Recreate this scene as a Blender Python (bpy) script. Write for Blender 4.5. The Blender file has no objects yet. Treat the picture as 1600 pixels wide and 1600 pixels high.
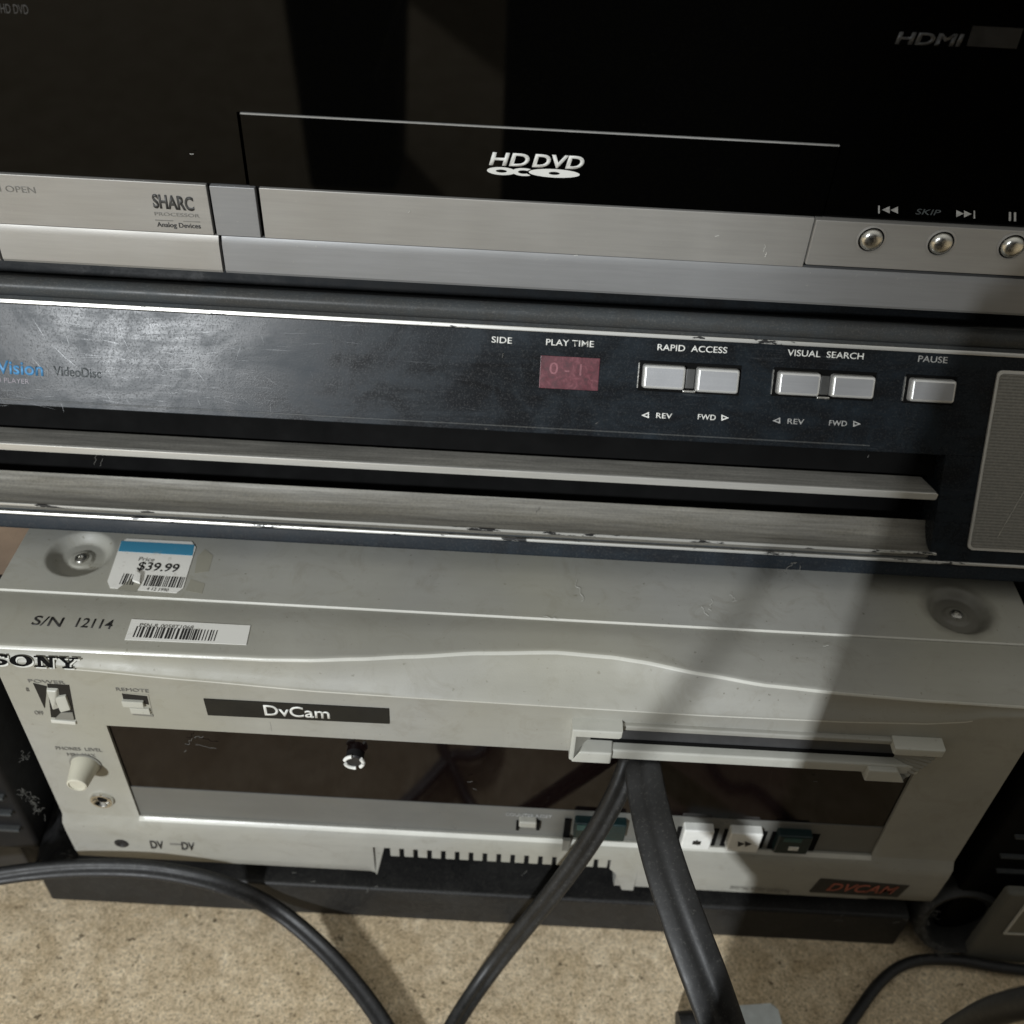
import bpy, bmesh, math, random
from mathutils import Vector, Matrix, noise
random.seed(7)
S = bpy.context.scene
COL = S.collection
R = math.radians
# ---------------------------------------------------------------- camera
CAM = Vector((0, -.26452, .520))
PITCH, ROLL, F = R(41.6), R(3.1), 1600.
_f = Vector((0, math.cos(PITCH), -math.sin(PITCH)))
_r = Vector((1, 0, 0)); _u = _r.cross(_f)
CR = math.cos(ROLL)*_r + math.sin(ROLL)*_u
CU = -math.sin(ROLL)*_r + math.cos(ROLL)*_u
cam = bpy.data.cameras.new('camera'); co = bpy.data.objects.new('camera', cam); COL.objects.link(co)
m = Matrix((CR, CU, -_f)).transposed().to_4x4(); m.translation = CAM
co.matrix_world = m
cam.sensor_width = 36; cam.lens = 36; cam.clip_start = .01; cam.clip_end = 60
cam.dof.use_dof = True; cam.dof.focus_distance = .405; cam.dof.aperture_fstop = 8
S.camera = co
# ---------------------------------------------------------------- view, world, lamp
S.view_settings.view_transform = 'Standard'; S.view_settings.look = 'None'
S.view_settings.exposure = 0; S.view_settings.gamma = 1; S.view_settings.use_curve_mapping = False
W = bpy.data.worlds.new('World'); S.world = W; W.use_nodes = True
nt = W.node_tree; bg = nt.nodes['Background']
tc = nt.nodes.new('ShaderNodeTexCoord'); sx = nt.nodes.new('ShaderNodeSeparateXYZ')
rp = nt.nodes.new('ShaderNodeValToRGB'); mr = nt.nodes.new('ShaderNodeMapRange')
mr.inputs[1].default_value = -1; mr.inputs[2].default_value = 1
nt.links.new(tc.outputs['Generated'], sx.inputs[0]); nt.links.new(sx.outputs['Z'], mr.inputs[0])
nt.links.new(mr.outputs[0], rp.inputs[0]); nt.links.new(rp.outputs[0], bg.inputs[0])
e = rp.color_ramp.elements
e[0].position = .3; e[0].color = (.085, .082, .074, 1)
e[1].position = 1; e[1].color = (.62, .61, .57, 1)
x = e.new(.52); x.color = (.18, .175, .158, 1)
x = e.new(.72); x.color = (.36, .355, .33, 1)
bg.inputs[1].default_value = .78
LAMP = Vector((-2.62, -6.0, 2.95))
ld = bpy.data.lights.new('lamp', 'AREA'); ld.shape = 'RECTANGLE'; ld.size = .11; ld.size_y = .60
ld.energy = 500; ld.color = (.93, .97, 1.0)
lo = bpy.data.objects.new('lamp', ld); COL.objects.link(lo); lo.location = LAMP
lo.rotation_euler = (Vector((0, .03, .2)) - LAMP).to_track_quat('-Z', 'Y').to_euler()

# ---------------------------------------------------------------- geometry helpers
def ray(px, py): return _f + CR*((px-800)/F) - CU*((py-800)/F)
class Frame:
    def __init__(s, o, U, V):
        s.o = Vector(o); s.U = Vector(U).normalized(); s.V = Vector(V).normalized(); s.N = s.U.cross(s.V)
    def at(s, u, v, h=0): return s.o + s.U*u + s.V*v + s.N*h
    def px(s, px, py, h=0):
        d = ray(px, py); n = s.N; t = n.dot(s.o + n*h - CAM)/n.dot(d); q = CAM + d*t - s.o
        return (q.dot(s.U), q.dot(s.V))
def PZ(px, py, z):
    d = ray(px, py); return CAM + d*((z-CAM.z)/d.z)
def PY(px, py, y):
    d = ray(px, py); return CAM + d*((y-CAM.y)/d.y)
def PD(px, py, depth): return CAM + ray(px, py)*depth
TILT = R(27)
YH = .1075
FD = Frame((0, 0, 0), (1, 0, 0), (0, 0, 1))                    # deck face (normal -Y)
ZT = .1945
FT = Frame((0, 0, ZT), (1, 0, 0), (0, 1, 0))                   # deck top
FC = Frame((0, .0598, .2065), (1, 0, 0), (0, math.sin(TILT), math.cos(TILT)))   # sloping front of the videodisc player
FH = Frame((0, YH, 0), (1, 0, 0), (0, 0, 1))                   # disc player face

def root(name, label, cat, loc, group=None):
    o = bpy.data.objects.new(name, None); COL.objects.link(o); o.location = loc
    o.empty_display_size = .02
    o['label'] = label; o['category'] = cat
    if group: o['group'] = group
    return o
def worldloc(o):
    v = Vector(o.location)
    while o.parent: o = o.parent; v += Vector(o.location)
    return v
def finish(name, bm, mat, parent=None, smooth=40, label=None):
    me = bpy.data.meshes.new(name)
    bmesh.ops.recalc_face_normals(bm, faces=bm.faces)
    off = worldloc(parent) if parent else Vector()
    if off.length: bmesh.ops.translate(bm, verts=bm.verts, vec=-off)
    bm.to_mesh(me); bm.free()
    mats = mat if isinstance(mat, (list, tuple)) else [mat]
    for k in mats: me.materials.append(k)
    if smooth:
        for p in me.polygons: p.use_smooth = True
        me.set_sharp_from_angle(angle=R(smooth))
    o = bpy.data.objects.new(name, me); COL.objects.link(o)
    if smooth and len(me.polygons) < 400:
        w_ = o.modifiers.new('normals', 'WEIGHTED_NORMAL'); w_.keep_sharp = True; w_.weight = 100
    if parent: o.parent = parent
    if label: o['label'] = label
    return o
def add_prism(bm, fr, pts, h0, h1, bev=0, seg=2, pts1=None, mi=0):
    """outline pts (u,v) at height h0, pts1 (or pts) at h1; bevels the edges of the outer face"""
    p1 = pts1 or pts
    a = [bm.verts.new(fr.at(u, v, h0)) for u, v in pts]
    b = [bm.verts.new(fr.at(u, v, h1)) for u, v in p1]
    n = len(pts); fs = [bm.faces.new(a[::-1]), bm.faces.new(b)]
    for i in range(n): fs.append(bm.faces.new((a[i], a[(i+1) % n], b[(i+1) % n], b[i])))
    for f_ in fs: f_.material_index = mi
    if bev:
        es = list(fs[1].edges)
        if n == 4: es += [e_ for i in range(n) for e_ in b[i].link_edges if e_ not in es]
        bmesh.ops.bevel(bm, geom=es, offset=bev, segments=seg, profile=.5, affect='EDGES')
    return fs
def rect(u0, v0, u1, v1): return [(u0, v0), (u1, v0), (u1, v1), (u0, v1)]
def prism(name, fr, pts, h0, h1, mat, parent=None, bev=0, seg=2, pts1=None, label=None, smooth=40):
    bm = bmesh.new(); add_prism(bm, fr, pts, h0, h1, bev, seg, pts1)
    return finish(name, bm, mat, parent, smooth, label)
def quadpx(fr, *c, h=0): return [fr.px(x, y, h) for x, y in c]
def rrect(u0, v0, u1, v1, r, n=5):
    out = []
    for cx, cy, a0 in ((u1-r, v0+r, -90), (u1-r, v1-r, 0), (u0+r, v1-r, 90), (u0+r, v0+r, 180)):
        for i in range(n+1):
            a = R(a0+90*i/n); out.append((cx+r*math.cos(a), cy+r*math.sin(a)))
    return out
def pxrect(fr, x0, y0, x1, y1, h=0):
    """upright rectangle in the surface whose upper left / lower right corners sit at these points"""
    a = fr.px(x0, y0, h); b = fr.px(x1, y1, h); return rect(a[0], b[1], b[0], a[1])
def add_lathe(bm, fr, u, v, prof, n=32, mi=0):
    """prof: list of (radius, height along normal)"""
    rings = []
    for r_, h in prof:
        if r_ < 1e-7: rings.append([bm.verts.new(fr.at(u, v, h))]); continue
        rings.append([bm.verts.new(fr.at(u+r_*math.cos(2*math.pi*i/n), v+r_*math.sin(2*math.pi*i/n), h)) for i in range(n)])
    for A, B in zip(rings, rings[1:]):
        if len(A) == 1 and len(B) == 1: continue
        for i in range(n):
            j = (i+1) % n
            if len(A) == 1: f_ = bm.faces.new((A[0], B[i], B[j]))
            elif len(B) == 1: f_ = bm.faces.new((A[i], A[j], B[0]))
            else: f_ = bm.faces.new((A[i], A[j], B[j], B[i]))
            f_.material_index = mi
def lathe(name, fr, u, v, prof, mat, parent, n=32, label=None):
    bm = bmesh.new(); add_lathe(bm, fr, u, v, prof, n); return finish(name, bm, mat, parent, 35, label)
def catmull(P, n=10):
    P = [Vector(p) for p in P]; P = [2*P[0]-P[1]] + P + [2*P[-1]-P[-2]]; out = []
    for i in range(1, len(P)-2):
        for k in range(n):
            t = k/n; a, b, c, d = P[i-1:i+3]
            out.append(.5*((2*b)+(c-a)*t+(2*a-5*b+4*c-d)*t*t+(3*b-a-3*c+d)*t**3))
    out.append(P[-2]); return out
def add_tube(bm, path, rad, sec=None, n=14, up=Vector((0, 0, 1)), twist=None):
    """sweep; sec: list of (a,b) multipliers of rad forming the cross-section"""
    sec = sec or [(math.cos(2*math.pi*i/n), math.sin(2*math.pi*i/n)) for i in range(n)]
    rings = []
    for i, p in enumerate(path):
        t = (path[min(i+1, len(path)-1)] - path[max(i-1, 0)]).normalized()
        a = t.cross(up)
        if a.length < 1e-4: a = t.cross(Vector((1, 0, 0)))
        a.normalize(); b = a.cross(t).normalized()
        if twist:
            w = twist(i/(len(path)-1)); a, b = a*math.cos(w)+b*math.sin(w), b*math.cos(w)-a*math.sin(w)
        r_ = rad(i/(len(path)-1)) if callable(rad) else rad
        rings.append([bm.verts.new(p + a*(x*r_) + b*(y*r_)) for x, y in sec])
    m_ = len(sec)
    for A, B in zip(rings, rings[1:]):
        for i in range(m_): bm.faces.new((A[i], A[(i+1) % m_], B[(i+1) % m_], B[i]))
    bm.faces.new(rings[0][::-1]); bm.faces.new(rings[-1])
def strap_section(a=2.5, b=.85, n=60):
    out = []
    for i in range(n):
        t = math.pi-2*math.pi*i/n; c, s_ = math.cos(t), math.sin(t)
        x = a*math.copysign(abs(c)**.8, c); y = b*math.copysign(abs(s_)**.55, s_)
        y *= 1-.30*math.exp(-(x/.45)**2)
        out.append((x, y))
    return out
def twin_section(k=2, n=9, gap=.86):
    """cross-section of k round strands moulded side by side"""
    out = []
    for side in (1, -1):
        for s in (range(k) if side == 1 else range(k-1, -1, -1)):
            cx = (s-(k-1)/2)*2*gap
            for i in range(n):
                a = math.pi*(1-(i+.5)/n) if side == 1 else -math.pi*((i+.5)/n)
                px_, py_ = cx+math.cos(a), math.sin(a)
                if s > 0 and px_ < cx-gap: continue
                if s < k-1 and px_ > cx+gap: continue
                out.append((px_, py_))
    return out
def text(name, s, fr, L, Rr, hpx, mat, parent, h=.0002, th=.00015, shear=0, bold=0, lab=None, space=1.0):
    """lettering whose baseline runs between two points of the surface, hpx tall"""
    a = Vector(fr.px(L[0], L[1], h)); b = Vector(fr.px(Rr[0], Rr[1], h)); c = Vector(fr.px(L[0], L[1]-hpx, h))
    cu = bpy.data.curves.new(name, 'FONT'); cu.body = s; cu.size = 1; cu.offset = bold; cu.shear = shear
    cu.space_character = space; cu.resolution_u = 4
    to = bpy.data.objects.new(name, cu); COL.objects.link(to)
    dg = bpy.context.evaluated_depsgraph_get(); dg.update()
    me = bpy.data.meshes.new_from_object(to.evaluated_get(dg))
    bpy.data.objects.remove(to); bpy.data.curves.remove(cu)
    bm = bmesh.new(); bm.from_mesh(me); bpy.data.meshes.remove(me)
    xs = [v.co.x for v in bm.verts]; x0, x1 = min(xs), max(xs)
    H = abs(c.y-a.y)/.72
    d = (b-a); ln = d.length; d /= ln; n = Vector((-d.y, d.x))
    ex = bmesh.ops.extrude_face_region(bm, geom=list(bm.faces))
    top = [g for g in ex['geom'] if isinstance(g, bmesh.types.BMVert)]
    tset = set(top)
    for v in bm.verts:
        u = (v.co.x-x0)/(x1-x0)*ln; w = v.co.y*H
        q = a + d*u + n*w
        v.co = fr.at(q.x, q.y, h+(th if v in tset else 0))
    return finish(name, bm, mat, parent, 0, lab)

# ---------------------------------------------------------------- materials
class NT:
    def __init__(s, name):
        s.m = bpy.data.materials.new(name); s.m.use_nodes = True; s.t = s.m.node_tree
        s.b = s.t.nodes['Principled BSDF']; s.tc = s.t.nodes.new('ShaderNodeTexCoord')
    def n(s, typ, **k):
        o = s.t.nodes.new('ShaderNode'+typ)
        for a, v in k.items(): setattr(o, a, v)
        return o
    def l(s, a, b): s.t.links.new(a, b)
    def coords(s, scale=(1, 1, 1), rot=(0, 0, 0)):
        mp = s.n('Mapping'); mp.inputs['Scale'].default_value = scale; mp.inputs['Rotation'].default_value = rot
        s.l(s.tc.outputs['Object'], mp.inputs[0]); return mp.outputs[0]
    def noise(s, scale, detail=4, rough=.55, co=None, dist=0):
        o = s.n('TexNoise'); o.inputs['Scale'].default_value = scale; o.inputs['Detail'].default_value = detail
        o.inputs['Roughness'].default_value = rough; o.inputs['Distortion'].default_value = dist
        s.l(co or s.coords(), o.inputs['Vector']); return o.outputs['Fac']
    def ramp(s, fac, *st):
        o = s.n('ValToRGB'); e = o.color_ramp.elements
        for i, (p, c) in enumerate(st):
            if not isinstance(c, tuple): c = (c, c, c)
            el = e[i] if i < 2 else e.new(p)
            el.position = p; el.color = (*c, 1)
        s.l(fac, o.inputs[0]); return o.outputs[0]
    def mix(s, fac, a, b, blend='MIX'):
        o = s.n('Mix', data_type='RGBA', blend_type=blend)
        for i, v in ((0, fac), (6, a), (7, b)):
            if isinstance(v, (int, float)): o.inputs[i].default_value = v
            elif isinstance(v, tuple): o.inputs[i].default_value = (*v, 1)
            else: s.l(v, o.inputs[i])
        return o.outputs[2]
    def math(s, op, a, b):
        o = s.n('Math', operation=op)
        for i, v in ((0, a), (1, b)):
            if isinstance(v, (int, float)): o.inputs[i].default_value = v
            else: s.l(v, o.inputs[i])
        return o.outputs[0]
    def bump(s, h, strength=.3, dist=.001):
        o = s.n('Bump'); o.inputs['Strength'].default_value = strength; o.inputs['Distance'].default_value = dist
        s.l(h, o.inputs['Height']); s.l(o.outputs[0], s.b.inputs['Normal'])
    def set(s, **k):
        for a, v in k.items():
            i = s.b.inputs[a.replace('_', ' ')]
            if isinstance(v, (int, float)): i.default_value = v
            elif isinstance(v, tuple): i.default_value = (*v, 1)
            else: s.l(v, i)
        return s
def simple(name, col, rough=.5, metal=0, var=.12, scale=60, bump=.08, spec=.5):
    k = NT(name); f = k.noise(scale, 5)
    dark = tuple(c*(1-var) for c in col); lite = tuple(min(1, c*(1+var)) for c in col)
    k.set(Base_Color=k.ramp(f, (.3, dark), (.7, lite)), Metallic=metal,
          Roughness=k.ramp(k.noise(scale*2.3, 3), (.3, max(0, rough-.07)), (.7, min(1, rough+.07))))
    k.b.inputs['Specular IOR Level'].default_value = spec
    if bump: k.bump(k.noise(scale*18, 3), bump, .0006)
    return k.m
# grey-beige painted plastic with faint dirt
def deck_plastic(name, col, rough=.46, dirt=1.0):
    k = NT(name)
    big = k.ramp(k.noise(14, 6, .6, dist=.4), (.35, tuple(c*.88 for c in col)), (.68, tuple(c*1.05 for c in col)))
    streak = k.ramp(k.noise(30, 5, .6, co=k.coords((1, 8, 8))), (.3, .94), (.7, 1.0))
    c1 = k.mix(1.0, big, streak, 'MULTIPLY')
    sp = k.ramp(k.noise(420, 2, .5), (.71, 0.0), (.75, .55*dirt))
    c2 = k.mix(sp, c1, (.12, .11, .085))
    grime = k.ramp(k.noise(55, 7, .75, dist=1.2), (.52, 0.0), (.70, .30*dirt)); c2 = k.mix(grime, c2, (.17, .155, .115))
    yel = k.ramp(k.noise(9, 3, .5), (.42, 0.0), (.75, .45*dirt))
    c3 = k.mix(yel, c2, (col[0]*.95, col[1]*.91, col[2]*.72))
    k.set(Base_Color=c3, Roughness=k.ramp(k.noise(90, 4), (.3, rough-.08), (.7, rough+.1)))
    k.bump(k.noise(1500, 2), .12, .0004)
    return k.m
M = {}
M['deck'] = deck_plastic('deck_plastic', (.35, .345, .312))
M['deck_cover'] = deck_plastic('painted_steel_cover', (.345, .343, .318), .42, 1.4)
M['deck_light'] = deck_plastic('pale_plastic', (.50, .50, .455), .4, .5)
M['deck_edge'] = deck_plastic('pale_edge_and_highlight', (.62, .615, .56), .3, .2)  # paler colour paints light caught on edges; also the grey box's pale line
M['knob'] = simple('cream_knob_plastic', (.56, .54, .44), .42, 0, .06, 90)
M['black_plastic'] = simple('black_plastic', (.016, .016, .017), .42, 0, .3, 40, .1)
M['void'] = simple('matt_black_recess', (.004, .004, .004), .8, 0, .2, 40, 0, .08)
M['base'] = None
M['white_print'] = simple('white_print', (.72, .72, .68), .5, 0, .12, 500, 0)
M['dim_print'] = simple('dim_white_print', (.34, .34, .33), .5, 0, .3, 500, 0)
M['faint_print'] = simple('faded_grey_print', (.065, .075, .08), .4, 0, .3, 300, 0)
M['black_print'] = simple('black_print', (.018, .017, .016), .5, 0, .2, 500, 0)
M['grey_print'] = simple('grey_print', (.16, .155, .14), .5, 0, .3, 500, 0)
M['blue_print'] = simple('blue_print', (.07, .25, .48), .45, 0, .3, 400, 0)
M['white_plastic'] = simple('white_button_plastic', (.78, .78, .74), .35, 0, .05, 200, .03)
M['teal_plastic'] = simple('dark_teal_plastic', (.004, .018, .019), .4, 0, .2, 200, .03)
M['teal_light'] = simple('teal_mark', (.02, .075, .07), .4, 0, .2, 200, .03)
M['chrome'] = simple('chrome', (.75, .74, .70), .14, 1, .1, 400, .02)
M['satin'] = simple('satin_chrome', (.70, .69, .64), .27, 1, .15, 300, .05)
M['steel'] = simple('worn_steel', (.55, .54, .50), .32, 1, .25, 500, .1)
M['carton'] = simple('brown_carton', (.15, .105, .07), .8, 0, .2, 40, .2)
M['grey_metal'] = simple('grey_painted_metal', (.12, .117, .10), .6, 0, .12, 30, .05, .2)
M['pcb_white'] = simple('white_plug_plastic', (.62, .66, .66), .4, 0, .12, 200, .05)
def glass(name, col, rough=.04, dust=.0, spec=.5):
    k = NT(name)
    d = k.ramp(k.noise(900, 3, .7), (.60, 0.0), (.74, dust))
    k.set(Base_Color=k.mix(d, col, (.30, .29, .26)), Roughness=k.ramp(k.noise(25, 4), (.3, rough), (.75, rough*2.2)))
    k.b.inputs['Specular IOR Level'].default_value = spec
    return k.m
M['glass'] = glass('black_acrylic', (.0010, .0010, .0009), .02, .004, .18)
M['window'] = glass('smoked_window', (.0042, .0022, .0021), .05, .04, .30)
def silver(name, col, rough, metal=.75):
    k = NT(name)
    b = k.ramp(k.noise(60, 6, .7, co=k.coords((.6, 12, 12))), (.3, tuple(c*.93 for c in col)), (.7, tuple(c*1.04 for c in col)))
    d = k.ramp(k.noise(600, 2), (.70, 0.0), (.78, .3))
    k.set(Base_Color=k.mix(d, b, (.45, .44, .40)), Metallic=metal, Roughness=k.ramp(k.noise(40, 4), (.3, rough-.05), (.7, rough+.08)))
    k.bump(k.noise(1400, 2), .06, .0003)
    return k.m
M['silver'] = silver('silver_trim', (.35, .34, .318), .45, .4)
M['silver_cool'] = silver('cool_silver_trim', (.262, .265, .268), .42, .32)
# worn black panel: smudges, dust, hairline scratches
def worn_black(name, base=(.009, .0095, .0105), smudge=.45, dustf=.30, rough=.27, spec=.145):
    k = NT(name)
    wipes = k.ramp(k.noise(26, 8, .68, co=k.coords((.45, 3.2, 3.2), (0, .05, 0)), dist=1.1), (.38, 0.0), (.72, 1.0))
    blot = k.ramp(k.noise(34, 7, .65, dist=1.8), (.42, 0.0), (.66, 1.0))
    sm = k.mix(.5, wipes, blot)
    fine = k.ramp(k.noise(1300, 3, .7), (.52, 0.0), (.72, 1.0))
    smc = k.mix(k.math('MULTIPLY', sm, smudge*.26), base, (.045, .10, .15))  # blue tint of the smudges paints in the panel's cool sheen
    c = k.mix(k.math('MULTIPLY', fine, dustf*.35), smc, (.17, .165, .15))
    sc = None
    for rot, den in ((.35, 30), (-.9, 22), (1.25, 16)):
        w = k.n('TexNoise'); w.inputs['Scale'].default_value = den; w.inputs['Detail'].default_value = 1.5
        k.l(k.coords((.25, 1, 16), (0, rot, 0)), w.inputs['Vector'])
        line = k.ramp(w.outputs['Fac'], (.497, 0.0), (.5, 1.0), (.503, 0.0))
        msk = k.ramp(k.noise(28+den, 2), (.56, 0.0), (.66, 1.0))
        q = k.math('MULTIPLY', line, msk); sc = q if sc is None else k.math('MAXIMUM', sc, q)
    c = k.mix(k.math('MULTIPLY', sc, .35*smudge), c, (.16, .17, .18))
    rr = k.mix(sm, (rough-.06,)*3, (rough+.14,)*3)
    k.set(Base_Color=c, Roughness=k.mix(fine, rr, (rough+.12,)*3)); k.b.inputs['Specular IOR Level'].default_value = spec
    k.bump(k.mix(.5, wipes, fine), .05, .0006)
    return k.m
M['worn'] = worn_black('worn_black_panel')
M['worn_body'] = worn_black('dusty_black_casing', (.005, .005, .005), .22, .14, .42, .06)
M['edge_black'] = worn_black('dusty_black_moulding', (.05, .05, .048), .6, 1.0, .33)
def dusty_metal(name, dust, amt=.75, vscale=1):
    k = NT(name)
    f = k.noise(16*vscale, 7, .65, co=k.coords((.7, 5, 5)), dist=.4); g = k.noise(900, 4, .75)
    st = k.noise(60, 6, .7, co=k.coords((.35, 9, 9)))
    cov = k.ramp(f, (.30, amt*.45), (.66, amt))
    gr = k.ramp(g, (.34, tuple(c*.62 for c in dust)), (.5, tuple(c*.9 for c in dust)), (.66, tuple(min(1, c*1.15) for c in dust)))
    c = k.mix(cov, k.ramp(st, (.3, (.20, .198, .185)), (.7, (.34, .336, .316))), gr)
    c = k.mix(1.0, c, k.ramp(st, (.3, .72), (.7, 1.1)), 'MULTIPLY')
    met = k.math('SUBTRACT', .7, k.math('MULTIPLY', cov, .7))
    k.set(Base_Color=c, Metallic=met, Roughness=k.ramp(f, (.3, .35), (.7, .75)))
    k.bump(g, .2, .0004)
    return k.m
M['dusty_alu'] = dusty_metal('dusty_aluminium', (.25, .237, .20), .62)
M['dusty_shelf'] = dusty_metal('thick_dust_on_metal', (.16, .145, .11), .80, 1.6)
M['bright_alu'] = silver('bright_aluminium_edge', (.68, .67, .63), .33, .55)
M['chrome_line'] = None
def chipped(name):
    k = NT(name)
    f = k.noise(45, 5, .7, co=k.coords((1, 4, 4)))
    chip = k.ramp(f, (.40, 0.0), (.425, 1.0))
    k.set(Base_Color=k.mix(chip, (.02, .02, .02), (.62, .615, .58)), Metallic=k.math('MULTIPLY', chip, .55), Roughness=.32)
    return k.m
M['chrome_line'] = chipped('chipped_silver_foil')
def basemat():
    k = NT('dusty_black_board')
    f = k.noise(22, 7, .7, dist=.8); g = k.noise(900, 3, .75)
    d = k.ramp(f, (.38, 0.0), (.75, .38)); gg = k.ramp(g, (.5, 0.0), (.75, .45))
    c = k.mix(d, (.010, .010, .0105), (.05, .049, .045)); c = k.mix(gg, c, (.07, .068, .06)); k.b.inputs['Specular IOR Level'].default_value = .3
    k.set(Base_Color=c, Roughness=k.ramp(f, (.3, .38), (.7, .62))); k.bump(g, .15, .0005)
    return k.m
M['base'] = basemat()
def rubber(name, col=(.011, .011, .0115), rough=.46):
    k = NT(name); f = k.noise(120, 5, .65)
    g = k.ramp(k.noise(700, 3, .7), (.56, 0.0), (.74, .5))
    k.set(Base_Color=k.mix(g, k.ramp(f, (.3, tuple(c*.7 for c in col)), (.7, tuple(c*1.35 for c in col))), (.085, .083, .075)), Roughness=k.ramp(f, (.3, rough), (.7, rough+.16)))
    k.bump(k.noise(260, 4), .18, .0006)
    return k.m
M['rubber'] = rubber('black_rubber')
M['strap'] = rubber('dusty_flat_strap', (.011, .011, .011), .44)
M['grey_rubber'] = rubber('dusty_grey_rubber', (.014, .014, .0135), .42)
def carpet():
    k = NT('beige_carpet')
    co = k.coords()
    big = k.noise(28, 5, .65, dist=.9); mid = k.noise(130, 8, .82, dist=.4); fin = k.noise(620, 5, .8, dist=.5)
    base = k.ramp(mid, (.28, (.27, .205, .125)), (.42, (.56, .46, .32)), (.56, (.70, .59, .425)), (.72, (.84, .75, .59)))
    f2 = k.ramp(fin, (.34, .30), (.45, .92), (.62, 1.32))
    c = k.mix(1.0, base, f2, 'MULTIPLY')
    c = k.mix(1.0, c, k.ramp(big, (.36, (.84, .79, .71)), (.60, (1.08, 1.06, 1.03))), 'MULTIPLY')
    sp = k.ramp(k.noise(150, 3, .6), (.66, 0.0), (.70, .8))
    c = k.mix(sp, c, (.10, .075, .045))
    k.set(Base_Color=c, Roughness=.95); k.b.inputs['Specular IOR Level'].default_value = .15
    k.bump(k.mix(.55, mid, fin),  .5, .002)
    return k.m
M['carpet'] = carpet()
def redglass():
    k = NT('red_display_glass')
    f = k.noise(300, 5, .75, dist=1); b = k.noise(120, 3)
    c = k.ramp(f, (.3, (.040, .004, .008)), (.52, (.095, .012, .021)), (.75, (.20, .06, .075)))
    k.set(Base_Color=c, Roughness=k.ramp(b, (.3, .3), (.7, .5))); return k.m
M['red'] = redglass()
def plate():
    k = NT('brushed_grey_plate')
    w = k.n('TexWave', wave_type='BANDS', bands_direction='Z'); w.inputs['Scale'].default_value = 260; w.inputs['Distortion'].default_value = .4
    k.l(k.coords(), w.inputs['Vector'])
    g = k.noise(900, 3, .7)
    c = k.mix(k.ramp(g, (.4, 0.0), (.7, .35)), k.ramp(w.outputs['Fac'], (.2, (.17, .168, .155)), (.8, (.23, .228, .21))), (.38, .37, .33))
    k.set(Base_Color=c, Metallic=.35, Roughness=.5); k.bump(w.outputs['Fac'], .15, .0004); return k.m
M['plate'] = plate()
def sticker(name, col):
    k = NT(name); f = k.noise(160, 5, .7)
    k.set(Base_Color=k.mix(k.ramp(f, (.60, 0.0), (.68, .5)), col, (.36, .34, .28)), Roughness=.55); return k.m
M['label'] = sticker('worn_white_label', (.74, .73, .68))
M['label_blue'] = sticker('blue_label_print', (.05, .24, .38))
M['residue'] = sticker('glue_residue', (.27, .26, .21))
def dustmat():
    k = NT('grey_lint'); k.set(Base_Color=(.12, .118, .108), Roughness=.95); return k.m
M['lint'] = dustmat()

# ================================================================ SETTING: carpet
bm = bmesh.new()
NX, NY = 300, 150
def carpet_z(x, y):
    return .0003*noise.noise(Vector((x*55, y*55, 0))) + .0004*noise.noise(Vector((x*260, y*260, 3))) + .0006*noise.noise(Vector((x*9, y*9, 5)))
g = [[bm.verts.new((-.33+.75*i/NX, -.30+.33*j/NY, carpet_z(-.33+.75*i/NX, -.30+.33*j/NY) if 0 < i < NX and 0 < j < NY else 0)) for i in range(NX+1)] for j in range(NY+1)]
for j in range(NY):
    for i in range(NX): bm.faces.new((g[j][i], g[j][i+1], g[j+1][i+1], g[j+1][i]))
X0, X1, Y0, Y1 = -.33, .42, -.30, .03
B = 7.0
for q in (((-B, -B), (B, -B), (B, Y0), (-B, Y0)), ((-B, Y1), (B, Y1), (B, B), (-B, B)), ((-B, Y0), (X0, Y0), (X0, Y1), (-B, Y1)), ((X1, Y0), (B, Y0), (B, Y1), (X1, Y1))):
    bm.faces.new([bm.verts.new((a, b, 0)) for a, b in q])
fl = finish('floor', bm, M['carpet'], None, 60); fl['kind'] = 'structure'; fl['label'] = 'mottled beige carpet in front of the stacked players'

# ================================================================ black board under the deck
ZB = .0285
t = root('shelf_board', 'dusty black board lying on the beige carpet underneath the grey tape deck', 'board', (0, .18, 0))
bx0, bx1 = PY(62, 1372, -.005).x, .214
prism('board', Frame((0, 0, 0), (1, 0, 0), (0, 1, 0)), [(bx0, -.005), (bx1, -.005), (bx1, .38), (bx0, .38)], .0, ZB, M['base'], t, .0018, 3)

# ================================================================ TAPE DECK
deck = root('tape_deck', 'grey beige tape deck at the bottom of the stack with cables hanging from its slot', 'tape deck', (0, .2, .0285))
ZBOT = .0365
ARC = [(-.222, .0034), (-.2051, .0037), (-.1426, .004), (-.098, .0043), (-.0802, .0052), (-.060, .0074), (-.0389, .0102), (-.010, .0142), (.0218, .0168), (.045, .0158), (.0563, .0143), (.0823, .0092), (.108, .0050), (.140, .0028), (.1721, .0014), (.225, .0008)]
FACE = [(-.222, .1885), (-.19, .188), (-.1744, .1866), (-.1277, .1837), (-.0752, .1808), (-.03, .1800), (.0043, .1796), (.084, .1788), (.14, .1795), (.175, .1812), (.1898, .1835), (.200, .187), (.225, .189)]
def interp(T, x):
    if x <= T[0][0]: return T[0][1]
    for (a, b), (c, d) in zip(T, T[1:]):
        if x <= c:
            k = (x-a)/(c-a); k = k*k*(3-2*k)*.35 + k*.65; return b+(d-b)*k
    return T[-1][1]
wTL = FD.px(165, 1135); wBR = FD.px(1360, 1340)
WX0, WX1 = -.1708, .1813
WZ1, WZ0 = .1487, .0772
VX0 = FD.px(586, 1340)[0]; VX1 = FD.px(963, 1360)[0]; VZ = FD.px(700, 1322)[1]
YSEAM = .0335
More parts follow.
